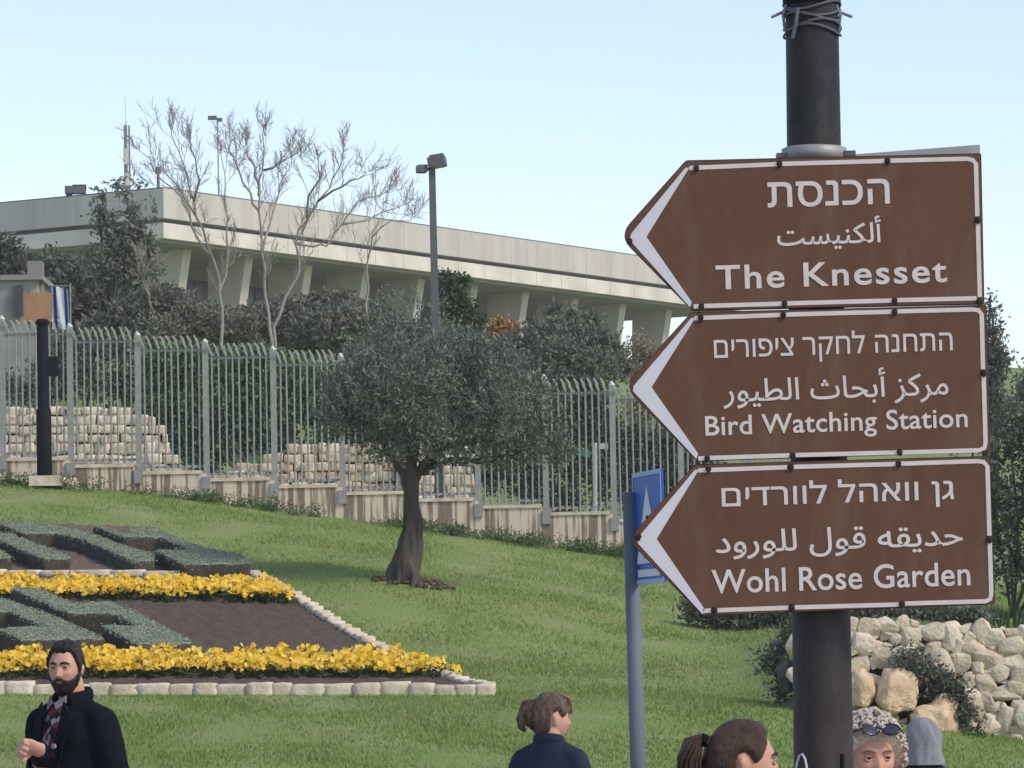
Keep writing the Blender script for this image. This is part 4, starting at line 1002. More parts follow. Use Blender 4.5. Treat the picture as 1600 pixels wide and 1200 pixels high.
shrub('olive_shrub', 'silvery green shrub with upright shoots round the base of the lamp post', px_clumps([(610, 520, 28), (640, 515, 28), (655, 535, 36), (690, 530, 30), (720, 540, 30), (620, 540, 40), (600, 485, 10), (652, 468, 8), (612, 466, 7), (690, 472, 7), (585, 545, 34), (740, 545, 26), (628, 468, 9), (672, 482, 11)], 97), 97, 6500, .13, .036, M_SHOOT, up=.9, jit=.17, shell=.8)
shrub('shrub', 'fresh green bush just right of the lamp post', px_clumps([(705, 455, 20), (715, 485, 28), (735, 512, 22), (698, 432, 9), (722, 438, 9)], 112), 112, 3600, .15, .07, M_GREENLEAF)
shrub('shrub', 'wide grey-green bush behind the fence right of the olive tree', px_clumps([(820, 545, 38), (860, 530, 36, 1), (900, 535, 40), (940, 545, 36), (880, 565, 46, -1), (840, 575, 42), (930, 580, 44, -1), (970, 570, 28, 1), (895, 500, 18, 2), (858, 492, 14, 2), (925, 503, 16, 2), (790, 550, 30), (872, 480, 9, 2)], 104), 104, 15000, .14, .06, M_GREYLEAF)
shrub('orange_shrub', 'small orange flowering shrub in front of the building windows', px_clumps([(783, 512, 15), (800, 518, 13), (770, 520, 10)], 114), 114, 900, .14, .07, M_ORLEAF)
shrub('dry_bush', 'dry straw coloured bush behind the fence beside the brown signs', px_clumps([(1000, 545, 24), (1020, 565, 26), (1010, 600, 30), (995, 640, 26), (1035, 600, 24), (1025, 640, 24), (1040, 570, 14)], 99), 99, 4200, .11, .04, M_DRYLEAF)
shrub('ivy_hedge', 'dense dark green hedge behind the fence in the middle of the panels', px_clumps([(300, 580, 44), (350, 580, 48), (400, 580, 48), (450, 590, 48), (500, 600, 46), (260, 600, 40), (300, 640, 48), (350, 640, 50), (400, 640, 50), (450, 640, 46), (500, 640, 40), (330, 690, 44), (380, 680, 36), (290, 690, 36), (540, 600, 46), (250, 570, 36), (320, 725, 30), (550, 650, 36), (590, 600, 40), (240, 650, 30), (270, 700, 26), (540, 690, 40), (590, 660, 44), (620, 690, 40), (600, 720, 36), (640, 640, 44), (690, 660, 44), (740, 650, 40), (720, 710, 36), (500, 700, 30), (430, 690, 40)], 90.5, .35), 90.5, 52000, .10, .065, M_IVY, 'hedge', shell=.7)
shrub('ivy_hedge', 'dark hedge seen through the fence bars right of the olive crown', px_clumps([(780, 640, 46), (830, 640, 48), (880, 650, 48), (930, 660, 48), (980, 690, 46), (1030, 710, 46), (800, 700, 46), (850, 710, 46), (900, 720, 46), (950, 740, 46), (1000, 760, 46), (770, 740, 38), (830, 760, 36), (880, 780, 36), (1050, 760, 46), (1090, 740, 46), (740, 680, 30), (1060, 690, 40), (860, 605, 30), (920, 615, 30)], 90, .35), 90, 38000, .10, .055, M_DKLEAF, 'hedge', shell=.7)
shrub('ivy_hedge', 'olive grey hedge behind the fence at the far left above the rubble wall', px_clumps([(80, 590, 44), (130, 590, 44), (180, 600, 44), (220, 600, 38), (100, 550, 36), (150, 545, 36), (200, 550, 40), (60, 620, 28), (240, 630, 26), (20, 610, 30), (-30, 600, 40)], 93, .4), 93, 9000, .12, .05, M_GREYLEAF, 'hedge', shell=.55)
# beyond the brown signs and at the right edge
shrub('dark_hedge', 'tall dark green hedge at the right picture edge above the stone wall', px_clumps([(1580, 700, 60), (1640, 690, 70), (1590, 790, 60), (1660, 790, 70), (1585, 870, 60), (1660, 870, 70), (1520, 760, 60), (1500, 850, 60), (1430, 800, 60), (1440, 880, 60), (1360, 850, 60), (1720, 740, 70), (1580, 650, 22), (1620, 640, 26), (1740, 850, 70)], 72, .6), 72, 22000, .10, .045, M_DKLEAF, 'hedge', shell=.5)
shrub('cypress', 'slender dark conifer rising right beside the signs against the sky', px_clumps([(1535, 620, 32), (1545, 580, 28), (1550, 545, 22), (1552, 515, 15), (1550, 485, 10), (1548, 462, 6), (1560, 560, 16), (1530, 560, 20), (1545, 650, 36)], 96), 96, 6000, .13, .05, M_DKLEAF, 'tree', up=.8, jit=.14)
shrub('pale_bush', 'thin hazy bush at the right edge against the sky beyond the hedge', px_clumps([(1600, 610, 16), (1612, 590, 20), (1585, 632, 14), (1640, 600, 28)], 120), 120, 900, .2, .07, M_GREYLEAF, 'tree', up=.5, jit=.2, shell=.7)
shrub('low_shrub', 'low dark shrub on the lawn edge below the bottom brown sign', px_clumps([(1110, 962, 22), (1140, 965, 22), (1170, 962, 24), (1205, 962, 24), (1240, 955, 26), (1085, 955, 18), (1270, 955, 24), (1300, 952, 22)], 66.5), 66.5, 7000, .09, .035, M_DKLEAF)
shrub('low_shrub', 'low green plants along the top of the stone wall right of the pole', px_clumps([(1350, 958, 16), (1385, 960, 15), (1420, 962, 15), (1455, 964, 14), (1490, 966, 14), (1525, 968, 15)], 55), 55, 4200, .09, .035, M_GREYLEAF)
pl = P(1580, 985, 56); t = thing('iris_clump', 'clump of upright sword-shaped green leaves at the right edge above the stone wall', 'plant', [pl[0], pl[1], float(gz(pl[0], pl[1]))])
n = 90; bx = RNG.uniform(-.28, .5, n); by = RNG.uniform(-.2, .2, n); C0 = np.column_stack([pl[0] + bx, pl[1] + by, gz(pl[0] + bx, pl[1] + by)]); D_ = np.column_stack([RNG.normal(0, .22, n), RNG.normal(0, .22, n), np.ones(n)]); Lh = RNG.uniform(.25, .5, n)
Vl, Fl = leaf_quads(C0 + D_ * (Lh / 2)[:, None], D_, Lh, RNG.uniform(.022, .035, n)); obj('blades', Vl, Fl, M_GREENLEAF, t)
# weeds along the foot of the fence wall
M_WEED = mat('weed_leaf', (.085, .14, .05), .8, island=[(.07, .115, .042), (.12, .18, .07)], trans=.2)
wd = []
for k in range(70):
    x = random.uniform(-40, 1090); p = P(x, 800, 79.3); z = float(gz(p[0], 79.3)); wd.append((np.array([p[0], 79.2 + random.uniform(-.9, .3), z + .03]), (random.uniform(.12, .45), .25, random.uniform(.02, .07))))
t = thing('weed_strip', 'dark green strip of weeds along the foot of the low beige wall', 'plants', P(540, 815, 79.2)); leaf_mesh('foliage', wd, 12000, .06, .025, M_WEED, t, up=.6); kind(t, 'stuff')
t = plant('weed', 'single dark green weed clump at the wall foot right of the olive trunk', 'plant', px_clumps([(708, 832, 10), (700, 842, 10), (718, 842, 10)], 78.8), 500, .10, .05, M_IVY, 'weeds on the lawn')

# ------------------------------------------------------------------ grass blades on the visible lawn
def grass(n, seed):
    rng = np.random.default_rng(seed); Y = 40 + 41 * rng.random(n) ** 1.15; X = (rng.random(n) * 1.42 - .56) * 1600 / F * Y
    g = np.array([mnoise.noise((x * .7, y_ * .35, 3)) for x, y_ in zip(X, Y)])
    ba, bb = B_[:2], A_[:2]
    edge = ba[0] + (bb[0] - ba[0]) * (Y - ba[1]) / (bb[1] - ba[1])
    bed = (Y > A_[1] - .12) & (Y < B_[1]) & (X < edge + .15)
    u3 = gpt(390, 903); u4 = gpt(232, 832)
    e2 = u3[0] + (u4[0] - u3[0]) * (Y - u3[1]) / (u4[1] - u3[1]); bed2 = (Y >= B_[1] - .3) & (Y < u4[1]) & (X < e2 + .1)
    wy = wall_y(X); onw = (X > WALL_X0 - .1) & (np.abs(Y - wy) < .5)
    keep = ~(bed | bed2 | onw) & (rng.random(n) < .55 + .7 * g + .25) & (np.hypot(X - tb[0], Y - tb[1]) > .5)
    X, Y, g = X[keep], Y[keep], g[keep]; m = len(X); Z = gz(X, Y)
    h = rng.uniform(.022, .055, m) * (1 + .6 * g); a = rng.uniform(0, 2 * math.pi, m); w = rng.uniform(.006, .012, m) * 1.2
    dx, dy = np.cos(a) * w, np.sin(a) * w; lx, ly = rng.normal(0, .5, m) * h, rng.normal(0, .5, m) * h
    V = np.stack([np.column_stack([X - dx, Y - dy, Z - .01]), np.column_stack([X + dx, Y + dy, Z - .01]), np.column_stack([X + lx, Y + ly, Z + h])], 1).reshape(-1, 3)
    o = obj('grass', V, np.arange(m * 3).reshape(m, 3), M_GRASS); kind(tag(o, 'short green grass of the sloping lawn', 'grass'), 'stuff')
grass(370000, 4)

# ------------------------------------------------------------------ people
M_SKIN = mat('skin', (.56, .34, .25), .55, (.50, .28, .20), 9, .04, 200, sub=.12)
M_SKIN2 = mat('fair_skin', (.62, .36, .27), .55, (.56, .28, .21), 9, .04, 200, sub=.12)
M_EYEW = mat('eye_white', (.42, .38, .35), .25, spec=.5)
M_IRIS = mat('iris', (.03, .018, .012), .2, spec=.5)
M_LIP = mat('lips', (.36, .15, .125), .5)
M_HAIRBK = mat('black_hair', (.012, .010, .011), .5, (.024, .02, .02), 30, .5, 160, stretch=(1, 1, .3))
M_HAIRBR = mat('brown_hair', (.045, .026, .018), .45, (.085, .052, .036), 26, .6, 140, stretch=(2, 2, .25))
M_HAIRLB = mat('light_brown_hair', (.075, .050, .035), .45, (.19, .135, .09), 26, .6, 140, stretch=(2, 2, .25))
M_HAIRWH = mat('white_blond_hair', (.70, .62, .52), .55, (.52, .45, .36), 40, .6, 120)
M_COAT = mat('dark_navy_wool', (.006, .008, .013), .95, (.010, .012, .018), 30, .3, 200, spec=.1)
M_NAVY = mat('navy_jacket', (.010, .018, .040), .8, (.016, .026, .052), 8, .2, 120)
M_TROU = mat('dark_trousers', (.02, .022, .028), .9)
M_SHOE = mat('dark_shoe', (.015, .013, .012), .5)
M_SCARF = mat('grey_scarf', (.27, .28, .295), .95, (.22, .23, .245), 6, .25, 90)
M_TOPGR = mat('dark_green_jacket', (.03, .034, .03), .85, (.022, .026, .024), 9, .2, 120)
M_FRAME = mat('sunglass_plastic', (.012, .012, .016), .2, spec=.6)

def Rz(a): c, s_ = math.cos(a), math.sin(a); return np.array([[c, -s_, 0], [s_, c, 0], [0, 0, 1]])
def Rx(a): c, s_ = math.cos(a), math.sin(a); return np.array([[1, 0, 0], [0, c, -s_], [0, s_, c]])
NU, NV = 96, 72
_th = np.linspace(.02, math.pi - .02, NV); _ph = np.arange(NU) * 2 * math.pi / NU
_TH, _PH = np.meshgrid(_th, _ph, indexing='ij')
HD = np.stack([np.sin(_TH) * np.sin(_PH), -np.sin(_TH) * np.cos(_PH), np.cos(_TH)], -1).reshape(-1, 3)   # phi=0 is the face, +phi to +x
HEL = np.degrees(np.pi / 2 - _TH).ravel(); HAL = np.degrees(np.minimum(_PH, 2 * math.pi - _PH)).ravel()
def grid_faces():
    Fc = [(i * NU + j, (i + 1) * NU + j, (i + 1) * NU + (j + 1) % NU, i * NU + (j + 1) % NU) for i in range(NV - 1) for j in range(NU)]
    return Fc + [tuple(range(NU)), tuple(range((NV - 1) * NU, NV * NU))[::-1]]
HF = grid_faces()
def head_pts(jaw=1.0, nose=1.0):
    d = HD; x, y, z = d[:, 0], d[:, 1], d[:, 2]
    p = d * np.array([.076, .098, .117])
    dn = np.clip(-z, 0, 1); up_ = np.clip(z, 0, 1)
    p[:, 0] *= 1 - .27 * jaw * dn ** 1.4
    back = (y > 0); p[:, 1] = np.where(back, p[:, 1] * (1 - .55 * dn), p[:, 1])
    fr = y < 0
    p[:, 1] = np.where(fr, -.098 * np.abs(y) ** .80 * (1 - .06 * dn) * (1 - .05 * up_), p[:, 1])
    w = sstep(.25, .7, -y); X, Z = p[:, 0], p[:, 2]
    g = lambda cx, cz, sx, sz: np.exp(-((np.abs(X) - cx) / sx) ** 2 - ((Z - cz) / sz) ** 2)
    p[:, 1] += w * .013 * g(.032, .010, .019, .014)          # sockets
    p[:, 1] -= w * .006 * g(.030, .032, .028, .010)          # brow ridge
    p[:, 1] -= w * .006 * g(.046, -.022, .020, .020)         # cheeks
    p[:, 1] -= w * .004 * g(0, -.055, .026, .014)            # mouth mound
    p[:, 1] -= w * .007 * g(0, -.098, .024, .016)            # chin
    t = np.clip((.026 - Z) / .056, 0, 1); prof = np.where(Z < -.032, np.clip(1 - (-.032 - Z) / .010, 0, 1), t ** 1.15)
    p[:, 1] -= w * nose * .024 * prof * np.exp(-(X / (.0085 + .007 * t)) ** 2) * (Z < .03)
    p[:, 1] -= w * .003 * (np.exp(-(X / .022) ** 2) * (np.exp(-((Z + .050) / .004) ** 2) + 1.2 * np.exp(-((Z + .061) / .005) ** 2)))
    return p
def shell(base, grow_, noise_amp=0, nscale=40, seed=0):
    n = base / np.linalg.norm(base, axis=1, keepdims=True); g = np.asarray(grow_, float).copy()
    if noise_amp:
        nz1 = np.array([mnoise.noise((v[0] * nscale + seed, v[1] * nscale, v[2] * nscale)) for v in base]); g = np.where(g > 0, g + noise_amp * nz1, g)
    return base + n * g[:, None]
def hand_mesh(mb, wrist, fwd, palm, curl, size=1.0, thumb_side=1):
    f = np.array(fwd, float); f /= np.linalg.norm(f); n = np.array(palm, float); n -= f * n.dot(f); n /= np.linalg.norm(n); s_ = np.cross(f, n) * thumb_side
    W0 = np.array(wrist, float)
    mb.tube([W0 - f * .02, W0 + f * .012 * size, W0 + f * .05 * size, W0 + f * .09 * size], [(.026, .02), (.030 * size, .018 * size), (.041 * size, .016 * size), (.040 * size, .012 * size)], 14, up=n)
    for k, (off, L) in enumerate(((.030, .068), (.010, .077), (-.010, .071), (-.029, .055))):
        p = W0 + (f * .085 + s_ * off) * size; d = f.copy(); pts = [p - f * .02, p]; a = 0
        for q, frac in enumerate((.45, .31, .24)):
            a += curl * (1 + .07 * k) * (1.0 if q else .85); d = f * math.cos(a) + n * math.sin(a); pts.append(pts[-1] + d * L * frac * size)
        mb.tube(pts, [.0095 * size, .0095 * size, .0088 * size, .008 * size, .0062 * size], 9)
    p = W0 + (f * .025 + s_ * .03) * size; d = f * .6 + s_ * .75 + n * .3; d /= np.linalg.norm(d); d2 = f * .75 + n * (.5 + .3 * curl) - s_ * .25 * curl; d2 /= np.linalg.norm(d2)
    mb.tube([p - s_ * .012, p, p + d * .034 * size, p + d * .034 * size + d2 * .03 * size, p + d * .034 * size + d2 * .052 * size], [.013 * size, .012 * size, .0105 * size, .0095 * size, .007 * size], 9)

def person(label, at, H, yaw_, head_yaw, head_pitch, hs, arms, skin, coat_mat, coat_hem, hairfun, jaw=1.0, nose=1.0, female=False, shirt=None, opening=None, voxel=.0055, stride=.0):
    """at: ground point under the neck; arms: {side: (elbow, wrist, fwd, palm, curl)} in body coordinates at H = 1.75"""
    k = H / 1.75; t = thing('person', label, 'person', at); at = np.array(at, float); R = Rz(yaw_)
    TB = lambda V: (np.asarray(V, float) * k) @ R.T + at
    sw = .150 if female else .168
    b = MB()
    tr = [(.84, .10, .085, 0), (.93, .16, .108, 0), (1.08, .13 if female else .142, .09, 0), (1.2, .145, .10, 0), (1.33, .155, .105, 0), (1.41, .13, .085, .005), (1.455, .085, .068, .01), (1.50, .056, .058, .005), (1.57, .053, .056, -.008)]
    b.tube([(0, y, z) for z, _, _, y in tr], [(rx, ry) for _, rx, ry, _ in tr], 24, up=(0, 1, 0))
    jl = {}
    for s_ in (-1, 1):
        st = stride * s_
        b.tube([(s_ * .085, 0, .92), (s_ * .088, -st * .5 - .01, .48), (s_ * .09, st * .2 + .02, .09)], [.088, .056, .04], 14)
        b.tube([(s_ * .09, st * .2 + .05, .05), (s_ * .092, st * .2 - .05, .045), (s_ * .098, st * .2 - .16, .03)], [(.035, .035), (.04, .035), (.035, .02)], 12)
        el, wr, fw, pm, cu = arms[s_]; sh = np.array((s_ * sw, .005, 1.392)); jl[s_] = (sh, np.array(el), np.array(wr))
        b.tube([(s_ * .06, .005, 1.43), sh], [.045, .036], 12); b.tube([sh, el, wr], [.036, .038, .027], 14); hand_mesh(b, wr, fw, pm, cu, 1.0, s_)
    hp = head_pts(jaw, nose); Rh = Rz(head_yaw - yaw_) @ Rx(head_pitch); hc = np.array([0, -.026, 1.612]); hk = hs / k
    TH_ = lambda V: (np.asarray(V, float) * hk) @ Rh.T + hc
    b.add(TH_(hp), HF)
    for s_ in (-1, 1):             # ears
        e = MB(); e.ell((s_ * .076, .012, -.004), (.008, .015, .028), 14, 10, Rx(.2).T); e.ell((s_ * .079, .019, .006), (.008, .010, .019), 12, 8); b.add(TH_(e.arr()), e.F)
    Vb, Fb = remeshed(TB(b.arr()), b.F, voxel, 3, .45)
    obj('body', Vb, Fb, skin, t, True)
    WH = lambda V: TB(TH_(V))
    for s_ in (-1, 1):
        m = MB(); c = np.array([s_ * .032, -.0775, .009]); m.ell((0, 0, 0), (.0125, .0124, .0092), 16, 12); ey = obj('eye', WH(m.arr() + c), m.F, M_EYEW, t, True)
        m = MB(); m.tube([(0, -.0108, 0), (0, -.0132, 0)], [.0068, .0050], 14); obj('iris', WH(m.arr() + c + [.0015, 0, -.0005]), m.F, M_IRIS, ey)
        m = MB(); m.tube([(-.0135, -.006, .003), (-.006, -.0125, .0072), (.004, -.0128, .0075), (.0135, -.006, .002)], [.0022, .0032, .0032, .0022], 8); m.tube([(-.0135, -.006, -.001), (-.005, -.0118, -.0068), (.005, -.0118, -.0066), (.0135, -.006, -.001)], [.002, .0030, .0030, .002], 8); obj('eyelid', WH(m.arr() + c), m.F, skin, ey, True)
    m = MB(); m.tube([(-.024, -.0845, -.0555), (-.009, -.0925, -.0525), (0, -.0930, -.0535), (.009, -.0925, -.0525), (.024, -.0845, -.0555)], [(.001, .002), (.003, .0036), (.003, .0034), (.003, .0036), (.001, .002)], 10)
    m.tube([(-.022, -.0845, -.0575), (-.009, -.0915, -.0615), (0, -.0922, -.0622), (.009, -.0915, -.0615), (.022, -.0845, -.0575)], [(.001, .002), (.0034, .004), (.0036, .0044), (.0034, .004), (.001, .002)], 10)
    obj('lips', WH(m.arr()), m.F, M_LIP, t, True)
    # clothes
    c = MB(); gr = .028
    rings = [(z, rx, ry, y) for z, rx, ry, y in tr if z > coat_hem + .02 and z < 1.5]
    hem = [(coat_hem, .185, .135, 0)] if coat_hem < .9 else [(coat_hem, .15, .11, 0)]
    rr_ = hem + rings + [(1.490, .062, .064, .006)]
    c.tube([(0, y, z) for z, _, _, y in rr_], [(rx + gr, ry + gr) if z < 1.43 else (rx + .02, ry + .02) for z, rx, ry, _ in rr_], 28, up=(0, 1, 0))
    for s_ in (-1, 1):
        sh, el, wr = jl[s_]; c.tube([(s_ * .03, .008, 1.475), (s_ * .08, .006, 1.432), sh], [.045, .060, .066], 14); c.ell(sh, (.071, .071, .068), 16, 10)
        nw = wr + (el - wr) * .06; c.tube([sh, (sh + el) / 2, el, (el + nw) / 2, nw], [.071, .064, .057, .052, .044], 16)
    Vc, Fc = remeshed(TB(c.arr()), c.F, .011, 5, .5); Fc = np.asarray(Fc)
    loc = ((Vc - at) @ R) / k
    fold = np.array([mnoise.noise((v[0] * 5, v[1] * 5 + v[2] * 2, v[2] * 11)) for v in loc]); Vc = Vc + vnormals(Vc, Fc) * (fold * .010)[:, None]
    if opening:
        fl = loc[Fc].mean(1); wv = np.interp(fl[:, 2], opening[0], opening[1]); hole = (np.abs(fl[:, 0] - .0) < wv) & (fl[:, 1] < -.02); Fc = Fc[~hole]
    co = obj('jacket', Vc, Fc, coat_mat, t, True); sd_ = co.modifiers.new('thick', 'SOLIDIFY'); sd_.thickness = .006; sd_.offset = -1
    if shirt:
        s2 = MB(); rs2 = [(z, rx, ry, y) for z, rx, ry, y in tr if .9 < z < 1.5]; s2.tube([(0, y, z) for z, _, _, y in rs2], [(rx + .012, ry + .013) for _, rx, ry, _ in rs2], 28, up=(0, 1, 0))
        obj('shirt', TB(s2.arr()), s2.F, shirt, t, True)
    cl_ = MB(); n = 26                # collar stands round the neck, open in front
    pts = [(math.sin(a) * .074, -math.cos(a) * .074 + .010, 1.478 + .030 * (1 - math.cos(a)) / 2) for a in np.linspace(.42, 2 * math.pi - .42, n)]
    cl_.tube(pts, [(.013, .034)] * n, 8, up=(0, 0, 1)); obj('collar', TB(cl_.arr()), cl_.F, coat_mat, t, True)
    tm = MB()
    tm.tube([(0, 0, 1.0), (0, 0, .90), (0, 0, .82)], [(.150, .105), (.178, .122), (.15, .11)], 22, up=(0, 1, 0))
    for s_ in (-1, 1):
        st = stride * s_; tm.tube([(s_ * .088, 0, .9), (s_ * .09, -st * .5 - .01, .48), (s_ * .09, st * .2 + .02, .075)], [.10, .075, .062], 16)
    Vt, Ft = remeshed(TB(tm.arr()), tm.F, .014, 4); obj('trousers', Vt, Ft, M_TROU, t, True)
    for s_ in (-1, 1):
        st = stride * s_; m = MB(); m.tube([(s_ * .09, st * .2 + .075, .04), (s_ * .09, st * .2 + .05, .05), (s_ * .092, st * .2 - .06, .05), (s_ * .098, st * .2 - .17, .034), (s_ * .1, st * .2 - .2, .028)], [(.025, .03), (.042, .05), (.048, .05), (.044, .034), (.02, .02)], 16, up=(0, 0, 1))
        obj('shoe', TB(m.arr()), m.F, M_SHOE, t, True)
    hairfun(t, hp, WH, TB); return t

def hairline(ctrl):             # list of (alpha, elevation): hair grows above it
    a = np.array(ctrl, float); return np.interp(HAL, a[:, 0], a[:, 1])
def grow_above(hl, thick, soft=9, el=HEL): return np.where(el > hl - soft * .2, thick * sstep(-.2, 1, (el - hl) / soft), -.012)
def brows(t, WH, mt, r=.0032):
    for s_ in (-1, 1):
        m = MB(); m.tube([(s_ * .013, -.1005, .0275), (s_ * .026, -.0985, .0335), (s_ * .038, -.091, .0335), (s_ * .050, -.078, .0265)], [(r, r * 1.3), (r, r * 1.6), (r, r * 1.4), (r * .6, r * .6)], 8); obj('eyebrow', WH(m.arr()), m.F, mt, t, True)
def strands(mb, path, rad, n, seed, thin=.0035, ends=.5):
    """a lock of hair: many thin tubes following a path inside a swelling radius"""
    rs = np.random.default_rng(seed); path = np.array(path, float); m = len(path)
    for k in range(n):
        a = rs.uniform(0, 2 * math.pi); q = math.sqrt(rs.random()); tw = rs.normal(0, .5)
        pts = []
        for i in range(m):
            tdir = path[min(i + 1, m - 1)] - path[max(i - 1, 0)]; tdir /= np.linalg.norm(tdir) + 1e-9
            u = np.cross(tdir, [.3, .2, .9]); u /= np.linalg.norm(u) + 1e-9; v = np.cross(tdir, u); aa = a + tw * i / m
            pts.append(path[i] + (u * math.cos(aa) + v * math.sin(aa)) * rad[i] * q + rs.normal(size=3) * .0015)
        mb.tube(pts, [thin] * (m - 1) + [thin * ends], 5)

def arms_default(b=.03): return {s_: ((s_ * .235, .03, 1.13), (s_ * .235, -.03, .88), (0, -.15, -1), (-s_, -.2, 0), .35) for s_ in (-1, 1)}
def place(px, py, d, ratio=1.612 / 1.75):
    c = P(px, py, d); H = c[2] / ratio; return c, H

# man with black beard and dark coat at the left
c, H = place(104, 1046, 20.4); yb, yh = math.radians(-38), math.radians(-17)
at = c - Rz(yb) @ np.array([0, -.026, 0]); at = [at[0], at[1], 0]; kk = H / 1.75
w_l = (Rz(yb).T @ (P(60, 1170, 20.05) - np.array(at))) / kk
def man_hair(t, hp, WH, TB):
    hl = hairline([(0, 44), (22, 42), (38, 47), (52, 42), (62, 28), (72, 8), (78, -6), (84, -8), (90, 18), (112, 12), (125, -20), (180, -34)])
    g = grow_above(hl, .015 + .012 * sstep(15, 60, HEL), 8); obj('hair', WH(shell(hp, g, .009, 55, 2)), HF, M_HAIRBK, t, True)
    X, Z = hp[:, 0], hp[:, 2]
    bl = np.interp(HAL, [0, 14, 22, 40, 60, 76, 88], [-19, -20, -24, -27, -22, -10, -4])
    g = np.where((HEL < bl) & (HAL < 90), .011 + .008 * sstep(-25, -55, HEL), -.012) ; g = np.where((HAL > 78) & (HEL < -48), -.012, g)
    g = np.where((np.abs(X) < .019) & (Z < -.050) & (Z > -.0665) & (HAL < 40), -.004, g); obj('beard', WH(shell(hp, g, .0035, 120, 7)), HF, M_HAIRBK, t, True)
    brows(t, WH, M_HAIRBK, .0036)
    m = MB(); strap = [(.03, -.145, 1.44), (.0, -.155, 1.36)]
    for s_ in (-1, 1):             # lapels
        m = MB(); m.prism([(s_ * .062, -.100, 1.480), (s_ * .105, -.105, 1.42), (s_ * .098, -.140, 1.33), (s_ * .062, -.152, 1.16), (s_ * .048, -.152, 1.16), (s_ * .052, -.142, 1.32)], (0, -.010, 0)); obj('lapel', TB(m.arr()), m.F, M_COAT, t)
    m = MB()
    for s_ in (-1, 1): m.prism([(s_ * .006, -.098, 1.475), (s_ * .045, -.070, 1.505), (s_ * .050, -.078, 1.475), (s_ * .026, -.108, 1.448)], (0, -.008, 0))
    obj('shirt_collar', TB(m.arr()), m.F, mat('grey_shirt_collar', (.16, .155, .165), .85), t)
    for z in (1.30, 1.14): m = MB(); m.tube([(.058, -.158, z), (.058, -.168, z)], .010, 12); obj('button', TB(m.arr()), m.F, mat('coat_button', (.30, .31, .33), .3), t)
M_SHIRT = mat('patterned_shirt', (.012, .012, .02), .85)
nt_ = M_SHIRT.node_tree; tc_ = nt_.nodes.new('ShaderNodeTexCoord'); vo = nt_.nodes.new('ShaderNodeTexVoronoi'); vo.inputs['Scale'].default_value = 34; rp = nt_.nodes.new('ShaderNodeValToRGB'); rp.color_ramp.interpolation = 'CONSTANT'
nt_.links.new(tc_.outputs['Object'], vo.inputs['Vector']); nt_.links.new(vo.outputs['Color'], rp.inputs[0]); e_ = rp.color_ramp.elements
e_[0].color = (.012, .012, .018, 1); e_[1].position = .40; e_[1].color = (.16, .03, .035, 1); n_ = e_.new(.54); n_.color = (.30, .30, .32, 1); n_ = e_.new(.64); n_.color = (.02, .02, .03, 1)
nt_.links.new(rp.outputs[0], nt_.nodes['Principled BSDF'].inputs['Base Color'])
am = arms_default(); am[-1] = (tuple(np.array([-.24, .06, 1.16])), tuple(w_l), (-.2, -.9, .15), (.75, .1, -.6), 1.25)
person('bearded man in dark navy coat over patterned shirt, one fist raised', at, H, yb, yh, math.radians(1), .95, am, M_SKIN, M_COAT, .80, man_hair, 1.0, 1.15, False, M_SHIRT, ([.7, 1.0, 1.2, 1.36, 1.44, 1.5], [.030, .04, .044, .056, .06, .05]), .005, .1)

# woman with pinned up hair, seen from behind
c, H = place(861, 1124, 22.4); yb, yh = math.radians(158), math.radians(118)
at = c - Rz(yb) @ np.array([0, -.026, 0])
def bun_hair(t, hp, WH, TB):
    hl = hairline([(0, 46), (30, 42), (50, 30), (66, 8), (80, 2), (90, 22), (108, 14), (122, -30), (180, -48)])
    obj('hair', WH(shell(hp, grow_above(hl, .022 + .006 * sstep(100, 180, HAL), 8), .007, 48, 5)), HF, M_HAIRLB, t, True)
    m = MB()
    strands(m, [(.0, .095, -.03), (.0, .125, .0), (.0, .142, .045), (.0, .135, .085), (.0, .10, .10)], [.022, .030, .030, .026, .014], 46, 1)
    strands(m, [(.0, .135, .075), (-.01, .165, .06), (-.01, .182, .015), (-.0, .172, -.03), (.0, .155, -.052)], [.014, .022, .020, .016, .008], 40, 2)
    strands(m, [(.03, .09, .02), (.03, .125, .05), (.02, .15, .07), (.0, .16, .04)], [.014, .018, .016, .010], 26, 3)
    obj('twisted_bun', WH(m.arr()), m.F, M_HAIRLB, t, True)
    m = MB()
    for k in range(46):            # loose fringe
        x = random.uniform(-.055, .06); q = random.uniform(-.01, .014); m.tube([(x * .6, -.05, .126 + q * .3), (x * .9, -.098, .098 + q), (x * 1.1, -.116 + abs(x) * .3, .062 + q), (x * 1.25, -.112 + abs(x) * .4, .022 + q)], [.0028, .0028, .0024, .001], 5)
    obj('fringe', WH(m.arr()), m.F, mat('blond_fringe_hair', (.34, .25, .15), .45), t, True)  # fringe strands in a lighter blond than the rest of the hair
    m = MB(); m.tube([(-.035, .135, .06), (0, .158, .02), (.035, .135, -.02)], [.006, .009, .006], 8); obj('hair_clip', WH(m.arr()), m.F, M_FRAME, t, True)
    brows(t, WH, M_HAIRBR)
person('woman in navy jacket with brown hair pinned up, seen from behind', [at[0], at[1], 0], H, yb, yh, math.radians(-2), .97, arms_default(), M_SKIN2, M_NAVY, .88, bun_hair, 1.1, 1.0, True)

